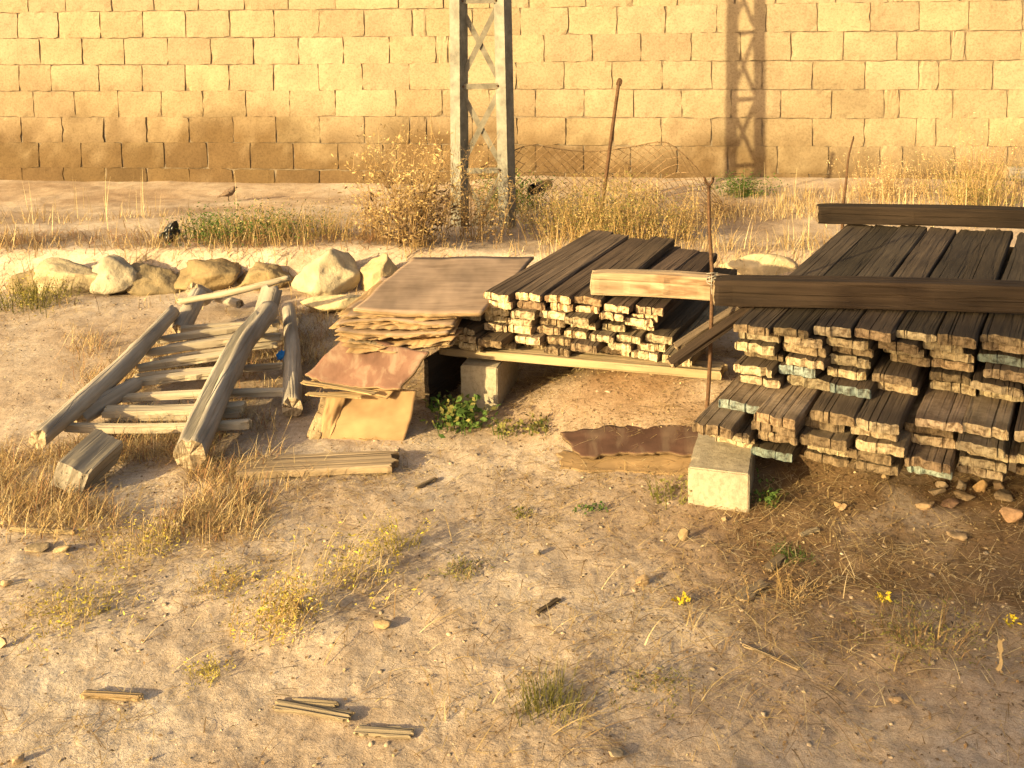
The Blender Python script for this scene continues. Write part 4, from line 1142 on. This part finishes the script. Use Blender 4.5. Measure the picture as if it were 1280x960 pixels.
plant('broadleaf_weed', G(572, 536), 'bright green leafy weed before the middle cement block', 'weed', .13, .20, 26, 350, 'green', (('leaves', 'green', 190, .020, .3, 1, .02), ('pale_leaves', 'olive', 90, .018, .5, 1, .02)))
plant('broadleaf_weed', G(630, 545), 'small upright green weed right of the cement block', 'weed', .10, .10, 12, 351, 'green', (('leaves', 'olive', 60, .014, .2, 1, .012),))
plant('broadleaf_weed', G(677, 536), 'small flat green weed on the sandy slope', 'weed', .05, .14, 16, 352, 'green', (('leaves', 'olive', 80, .013, .1, 1, .02),))
plant('broadleaf_weed', G(838, 622), 'spindly green weed beside the rust brown sheet', 'weed', .09, .16, 20, 353, 'olive', (('leaves', 'olive', 90, .009, .1, 1, .015),))
plant('broadleaf_weed', G(743, 637), 'tiny dark green sprig below the rust brown sheet', 'weed', .03, .10, 12, 354, 'green', (('leaves', 'green', 60, .008, .1, 1, .01),))
plant('broadleaf_weed', G(655, 645), 'tiny weed alone in the bare ground', 'weed', .04, .07, 10, 355, 'olive', (('leaves', 'olive', 36, .008, .1, 1, .01),))
plant('broadleaf_weed', G(962, 628), 'dusty green weed at the shaded side of the front block', 'weed', .08, .12, 16, 356, 'olive', (('leaves', 'green', 80, .011, .1, 1, .015),))
plant('grass_tuft', G(684, 884), 'lone green grass tuft at the bottom middle', 'grass', .085, .20, 170, 357, 'olive', (('leaves', 'yellow', 40, .005, .1, .5, .01),), w=.0024, curve=.5)
plant('grass_tuft', G(984, 695), 'compact green tuft in the shaded ground', 'grass', .035, .12, 110, 358, 'green', (('leaves', 'green', 120, .005, .1, 1, .008),), w=.002)
plant('sprawling_weed', G(352, 776), 'yellow weed with sprawling stems in the middle foreground', 'weed', .15, .24, 46, 360, 'straw', (('leaves', 'yellow', 330, .010, .1, 1, .018), ('dry_leaves', 'straw_pale', 250, .007, .1, 1, .02)), lean=(.22, .05), curve=.9, w=.0025)
plant('sprawling_weed', G(430, 730), 'pale yellow weed reaching right with long bare stems', 'weed', .19, .32, 42, 361, 'straw_pale', (('leaves', 'yellow', 190, .010, .2, 1, .02), ('flowers', 'flower', 16, .009, .8, 1, .01)), lean=(.3, .08), curve=1.0, w=.0025)
plant('sprawling_weed', G(495, 690), 'yellow stemmed weed behind the sprawling ones', 'weed', .12, .14, 26, 362, 'yellow', (('leaves', 'yellow', 120, .007, .2, 1, .014), ('flowers', 'flower', 12, .008, .7, 1, .01)), curve=.6, w=.0025)
plant('sprawling_weed', G(95, 765), 'pale yellow weed low at the left', 'weed', .08, .34, 60, 363, 'straw_pale', (('leaves', 'yellow', 300, .009, .1, 1, .03),), curve=.9, w=.0025)
plant('sprawling_weed', G(170, 690), 'dry yellow weed at the edge of the straw patch', 'weed', .10, .32, 60, 364, 'straw_pale', (('leaves', 'yellow', 220, .009, .1, 1, .03),), curve=.7, w=.0025)
plant('sprawling_weed', G(272, 735), 'small yellow green weed left of the large yellow one', 'weed', .07, .14, 34, 365, 'straw', (('leaves', 'yellow', 120, .007, .1, 1, .014),), curve=.9, w=.0025)
plant('sprawling_weed', G(258, 842), 'tiny bright yellow weed at lower left', 'weed', .05, .12, 30, 366, 'yellow', (('leaves', 'yellow', 90, .007, .1, 1, .012), ('flowers', 'flower', 8, .007, .4, 1, .01)), curve=.9, w=.0022)
plant('sprawling_weed', G(575, 715), 'small greyish green rosette right of the yellow weeds', 'weed', .04, .14, 26, 367, 'straw', (('leaves', 'olive', 130, .008, .1, 1, .012),), curve=.9, w=.0022)
plant('sprawling_weed', G(1150, 795), 'grey green weed in the dark litter at right', 'weed', .10, .26, 60, 368, 'straw_brown', (('leaves', 'olive', 330, .008, .1, 1, .018),), curve=.9, w=.0024)
plant('sprawling_weed', G(990, 742), 'thin dry weed in the litter below the front block', 'weed', .09, .20, 36, 369, 'straw', (('leaves', 'straw_brown', 130, .007, .1, 1, .018),), curve=.9, w=.0022)
plant('sprawling_weed', G(815, 865), 'flat dusty rosette with dry roots at lower right of centre', 'weed', .04, .24, 46, 370, 'straw', (('leaves', 'olive', 110, .008, .1, .7, .014),), curve=1.2, w=.0022)
for k, (x, y, lab) in enumerate(((1102, 752, 'yellow flower head in the litter at right'), (1264, 782, 'yellow flower head near the right picture edge'), (851, 757, 'yellow flower head between roots below the front block'))):
    plant('yellow_flower', G(x, y), lab, 'flower', .035, .03, 4, 380 + k, 'olive', (('petals', 'flower', 26, .009, .85, 1, .006),), 'yellow flowers in the foreground', w=.002)

# ------------------------------------------------------------------ ground cover
def to_px(X, Y, Z):
    d = np.stack([X, Y, Z - CAM_H], -1)
    F3, R3, U3 = np.array(_f), np.array(_r), np.array(_u)
    z = d @ F3
    return 640 + CAM_F * (d @ R3) / z, CAM_PPY - CAM_F * (d @ U3) / z

def scatter(n, xr, yr, dens, seed):
    rr = np.random.default_rng(seed)
    X = rr.uniform(*xr, n); Y = rr.uniform(*yr, n); Z = gz(X, Y)
    px, py = to_px(X, Y, Z)
    keep = rr.random(n) < dens(X, Y, px, py)
    return np.stack([X, Y, Z], -1)[keep], rr

def stuff(o, name=None): return tag(o, kind='stuff')

# straw carpet round the log frame
def d_frame(X, Y, px, py):
    a = sstep(-40, 20, px) * (1 - sstep(285, 350, px)) * sstep(545, 590, py) * (1 - sstep(625, 690, py))
    b = sstep(60, 120, px) * (1 - sstep(330, 420, px)) * sstep(400, 450, py) * (1 - sstep(600, 640, py)) * .55
    c = np.exp(-(((px - 395) / 40) ** 2 + ((py - 425) / 45) ** 2)) * .9
    out = np.where(px < -40, sstep(545, 600, py) * (1 - sstep(640, 700, py)) * .6, 0)
    n = .45 + .75 * fbm(X * 5, Y * 5, seed=61, oct=2)
    return np.clip((a * 2.2 + b + c + out * 2) * n, 0, 1)
P, rr = scatter(190000, (-3.2, -.3), (2.6, 5.3), d_frame, 401)
n = len(P)
v, f = blades(P - np.array((0, 0, .01)), rr.uniform(0, 6.28, n), np.abs(rr.normal(.85, .5, n)), np.abs(rr.normal(1.6, .5, n)), rr.uniform(.03, .13, n), rr.uniform(.0018, .0034, n))
k = n // 6
stuff(mesh_np('dry_grass', v, f, [M('straw'), M('straw_pale'), M('straw_brown'), M('red_straw')], mat_idx=np.repeat(rr.choice([0, 0, 1, 2, 3], n), 3)))

# grass over the bank
def d_bank(X, Y, px, py):
    yb = bank_line(X)
    on = sstep(-.12, .1, Y - yb) * (1 - sstep(8.0, 8.4, Y + .1255 * X))
    front = np.exp(-((Y - yb + .02) / .14) ** 2) * .8 + np.exp(-((Y - yb + .36) / .10) ** 2) * .75
    right = sstep(600, 680, px)
    strip = np.exp(-((Y - yb - .75 - .15 * np.sin(X * 1.7)) / .38) ** 2)
    lip = np.exp(-((Y - yb - .12) / .2) ** 2) * .85
    left = strip * .55 + lip
    n = np.clip(.40 + 1.25 * fbm(X * 2.0, Y * 2.0, seed=71, oct=3), 0, 1.2)
    return np.clip((on * (right * .75 + (1 - right) * left) + front) * n, 0, 1)
P, rr = scatter(60000, (-5.5, 5.5), (5.1, 8.6), d_bank, 402)
n = len(P)
h = rr.uniform(.04, .165, n) * (.8 + .5 * rr.random(n) ** 4)
v, f = blades(P - np.array((0, 0, .01)), rr.uniform(0, 6.28, n), np.abs(rr.normal(.35, .45, n)), np.abs(rr.normal(1.0, .7, n)), h * (.6 + .8 * np.clip(.5 + fbm(P[:, 0] * 3, P[:, 1] * 3, seed=72, oct=2), 0, 1)), rr.uniform(.003, .0055, n))
half = (n // 2) * 3
stuff(mesh_np('bank_grass', v, f, [M('straw'), M('straw_pale'), M('straw_brown')], mat_idx=np.repeat(rr.choice([0, 0, 1, 2], n), 3)))
def d_brown(X, Y, px, py):
    yb = bank_line(X)
    return np.clip(np.exp(-((Y - yb - .24) / .18) ** 2) * (1 - sstep(420, 560, px)) * (.6 + .6 * fbm(X * 3, Y * 3, seed=77, oct=2)), 0, 1)
P, rr = scatter(26000, (-5.2, .2), (5.4, 6.6), d_brown, 412)
n = len(P)
v, f = blades(P + np.stack([np.zeros(n), np.zeros(n), rr.uniform(0, .03, n)], -1), rr.uniform(0, 6.28, n), rr.normal(1.3, .25, n), rr.normal(1.7, .3, n), rr.uniform(.05, .16, n), rr.uniform(.003, .005, n))
stuff(mesh_np('brown_litter', v, f, [M('straw_brown'), M('red_straw')], mat_idx=np.repeat(rr.choice([0, 1], n), 3)))
# thin upright pale stalks
def d_stalk(X, Y, px, py):
    return np.clip(np.exp(-((px - 85) / 60) ** 2) + .5 * np.exp(-((px - 160) / 70) ** 2) + .35 * (px > 640) + .2, 0, 1) * (sstep(-.1, .2, Y - bank_line(X) - .3))
P, rr = scatter(420, (-5, 5), (5.8, 7.6), d_stalk, 403)
n = len(P)
v, f = blades(P, rr.uniform(0, 6.28, n), np.abs(rr.normal(.06, .06, n)), np.abs(rr.normal(.2, .15, n)), rr.uniform(.14, .34, n), rr.uniform(.004, .006, n))
stuff(mesh_np('dry_stalks', v, f, [M('straw_pale')]))

# straw and root litter lying over the yard
def d_lit(X, Y, px, py):
    pat = np.clip(.12 + 1.0 * fbm(X * 2.3 + 4, Y * 2.3, seed=81, oct=3), 0.0, 1)
    r_ = litter_amount(X, Y)
    mid = np.exp(-(((px - 330) / 230) ** 2 + ((py - 720) / 70) ** 2)) * .7
    mid = mid + np.exp(-(((px - 930) / 260) ** 2 + ((py - 790) / 90) ** 2)) * .9 + np.exp(-(((px - 330) / 260) ** 2 + ((py - 625) / 40) ** 2)) * .6
    trk = np.exp(-(((px - 60) / 160) ** 2 + ((py - 415) / 30) ** 2))
    return np.clip((pat * .55 + r_ * .6 + mid * (.4 + pat)) * (1 - .9 * trk) * (Y < bank_line(X)), 0, 1)
P, rr = scatter(130000, (-3.6, 3.4), (1.6, 5.9), d_lit, 404)
n = len(P)
v, f = blades(P + np.stack([np.zeros(n), np.zeros(n), rr.uniform(.003, .010, n)], -1), rr.uniform(0, 6.28, n), rr.normal(1.47, .12, n), rr.normal(1.58, .12, n), rr.uniform(.012, .075, n) * (1 + 1.5 * rr.random(n) ** 8), rr.uniform(.0012, .0030, n))
tone_ = np.where(litter_amount(P[:, 0], P[:, 1]) > .35, rr.choice([1, 2, 2, 0], n), rr.choice([0, 1, 1, 2, 2], n))
stuff(mesh_np('straw_litter', v, f, [M('straw_pale'), M('straw'), M('straw_brown')], mat_idx=np.repeat(tone_, 3)))

# curly roots and dead stems in the right foreground
def d_root(X, Y, px, py): return np.clip(np.exp(-(((px - 960) / 280) ** 2 + ((py - 810) / 100) ** 2)) + .3 * np.exp(-(((px - 420) / 250) ** 2 + ((py - 800) / 110) ** 2)), 0, 1)
P, rr = scatter(2600, (-1.6, 2.2), (1.8, 3.6), d_root, 405)
n = len(P)
v, f = blades(P + np.array((0, 0, .004)), rr.uniform(0, 6.28, n), rr.normal(1.15, .2, n), rr.normal(2.0, .25, n), rr.uniform(.06, .20, n), rr.uniform(.0018, .0034, n), segs=6)
stuff(mesh_np('dead_stems', v, f, [M('straw_pale'), M('straw'), M('straw_brown')], mat_idx=np.repeat(rr.choice([0, 1, 2, 2], n), 6)))

# leaf crumbs and bark chips
def d_leaf(X, Y, px, py):
    return np.clip(litter_amount(X, Y) * 1.0 + .10 + .22 * np.clip(fbm(X * 2.3 + 4, Y * 2.3, seed=81, oct=3), 0, 1) + .5 * np.exp(-(((px - 300) / 260) ** 2 + ((py - 640) / 60) ** 2)) * .5, 0, 1) * (Y < bank_line(X) + .1)
P, rr = scatter(90000, (-3.4, 3.2), (1.6, 5.6), d_leaf, 406)
n = len(P)
P = P + np.stack([np.zeros(n), np.zeros(n), rr.uniform(0, .006, n)], -1)
rr2 = np.random.default_rng(5)
a = rr2.normal(0, 1, (n, 3)); a[:, 2] *= .3; a /= np.linalg.norm(a, axis=1)[:, None]
b = np.cross(a, rr2.normal(0, .35, (n, 3)) + np.array((0, 0, 1))); b /= np.linalg.norm(b, axis=1)[:, None]
s = rr2.uniform(.002, .007, n)[:, None]
V = np.stack([P - a * s, P + b * s * .55 + np.array((0, 0, .002)), P + a * s, P - b * s * .55 + np.array((0, 0, .001))], 1).reshape(-1, 3)
stuff(mesh_np('leaf_litter', V, np.arange(n * 4).reshape(n, 4), [M('litter'), M('straw_brown'), M('straw_pale')], mat_idx=rr2.choice([0, 0, 0, 1, 1, 1, 2], n)))

# pebbles and clods
def pebbles(name, n0, size, seed, mat, dens, xr=(-4.2, 3.6), yr=(1.5, 6.0)):
    P, rr = scatter(n0, xr, yr, dens, seed)
    n = len(P)
    bm = bmesh.new(); bmesh.ops.create_icosphere(bm, subdivisions=1, radius=1)
    v0 = np.array([q.co[:] for q in bm.verts]); f0 = np.array([[q.index for q in fc.verts] for fc in bm.faces]); bm.free()
    s = size[0] + (size[1] - size[0]) * rr.random(n) ** 4
    V = v0[None] * (1 + rr.normal(0, .22, (n, len(v0), 1))) * (s[:, None] * np.stack([rr.uniform(.8, 1.5, n), rr.uniform(.6, 1.2, n), rr.uniform(.35, .65, n)], -1))[:, None, :]
    a = rr.uniform(0, 6.28, n); ca, sa = np.cos(a)[:, None], np.sin(a)[:, None]
    V = np.stack([V[..., 0] * ca - V[..., 1] * sa, V[..., 0] * sa + V[..., 1] * ca, V[..., 2]], -1) + P[:, None, :]
    F = f0[None] + (np.arange(n) * len(v0))[:, None, None]
    return stuff(mesh_np(name, V.reshape(-1, 3), F.reshape(-1, 3), [M(mat)], smooth=False))
pebbles('gravel', 14000, (.0015, .009), 501, 'pebble', lambda X, Y, px, py: np.clip(.45 + .6 * fbm(X * 3, Y * 3, seed=91, oct=2), .05, 1) * np.clip(2.6 / Y, .2, 1))
pebbles('clods', 900, (.004, .018), 502, 'rubble', lambda X, Y, px, py: np.clip(.15 + .8 * fbm(X * 2, Y * 2, seed=95, oct=2), .0, 1) * .7)

# ------------------------------------------------------------------ the tree behind the photographer that shades the right side
def shade_tree(pos, crown_c, rad, nl, seed):
    e = empty('shade_tree', pos, 'leafy tree behind the camera that shades the right foreground', 'tree')
    rel = Vector(crown_c) - Vector(pos)
    V, F, mi = log_mesh([(0, 0, -.2), (rel.x * .3, rel.y * .2, rel.z * .45), (rel.x * .8, rel.y * .8, rel.z * .75), tuple(rel)], [.16, .13, .10, .05], 700, knots=4)
    mesh_py('trunk', V, F, [M('bark')], e, smooth=True)
    rr = np.random.default_rng(seed)
    limbs = []
    for k in range(12):
        u = rr.normal(0, 1, 3); u /= np.linalg.norm(u)
        tip = np.array(rel) + u * np.array(rad) * .85
        st = np.array(rel) * rr.uniform(.6, .9)
        limbs.append(([Vector(st), Vector((st + tip) / 2 + rr.normal(0, .12, 3)), Vector(tip)], [.045, .028, .01]))
    tubes('limbs', limbs, M('bark'), e, 6)
    cl = 46
    u = rr.normal(0, 1, (cl, 3)); u /= np.linalg.norm(u, axis=1)[:, None]
    cc = np.array(rel) + u * np.array(rad) * (rr.uniform(.25, 1, (cl, 1)) ** .5)
    i = rr.integers(0, cl, nl)
    Q = cc[i] + rr.normal(0, .26, (nl, 3))
    v, f = leaves(Q, .06 * rr.uniform(.6, 1.3, nl), seed + 1, 1.9)
    mesh_np('crown', v, f, [M('green')], e)
# its left edge stands on the sun's line through (0.95, 3.42)
sx, sy = math.sin(SUN_AZ), math.cos(SUN_AZ)
TX, TY = .95 - sx * 12 + sy * 1.85, 3.42 - sy * 12 - sx * 1.85
shade_tree((TX, TY, g1(TX, TY)), (TX - .05, TY + .1, 3.95), (1.6, 1.6, 1.5), 8500, 800)
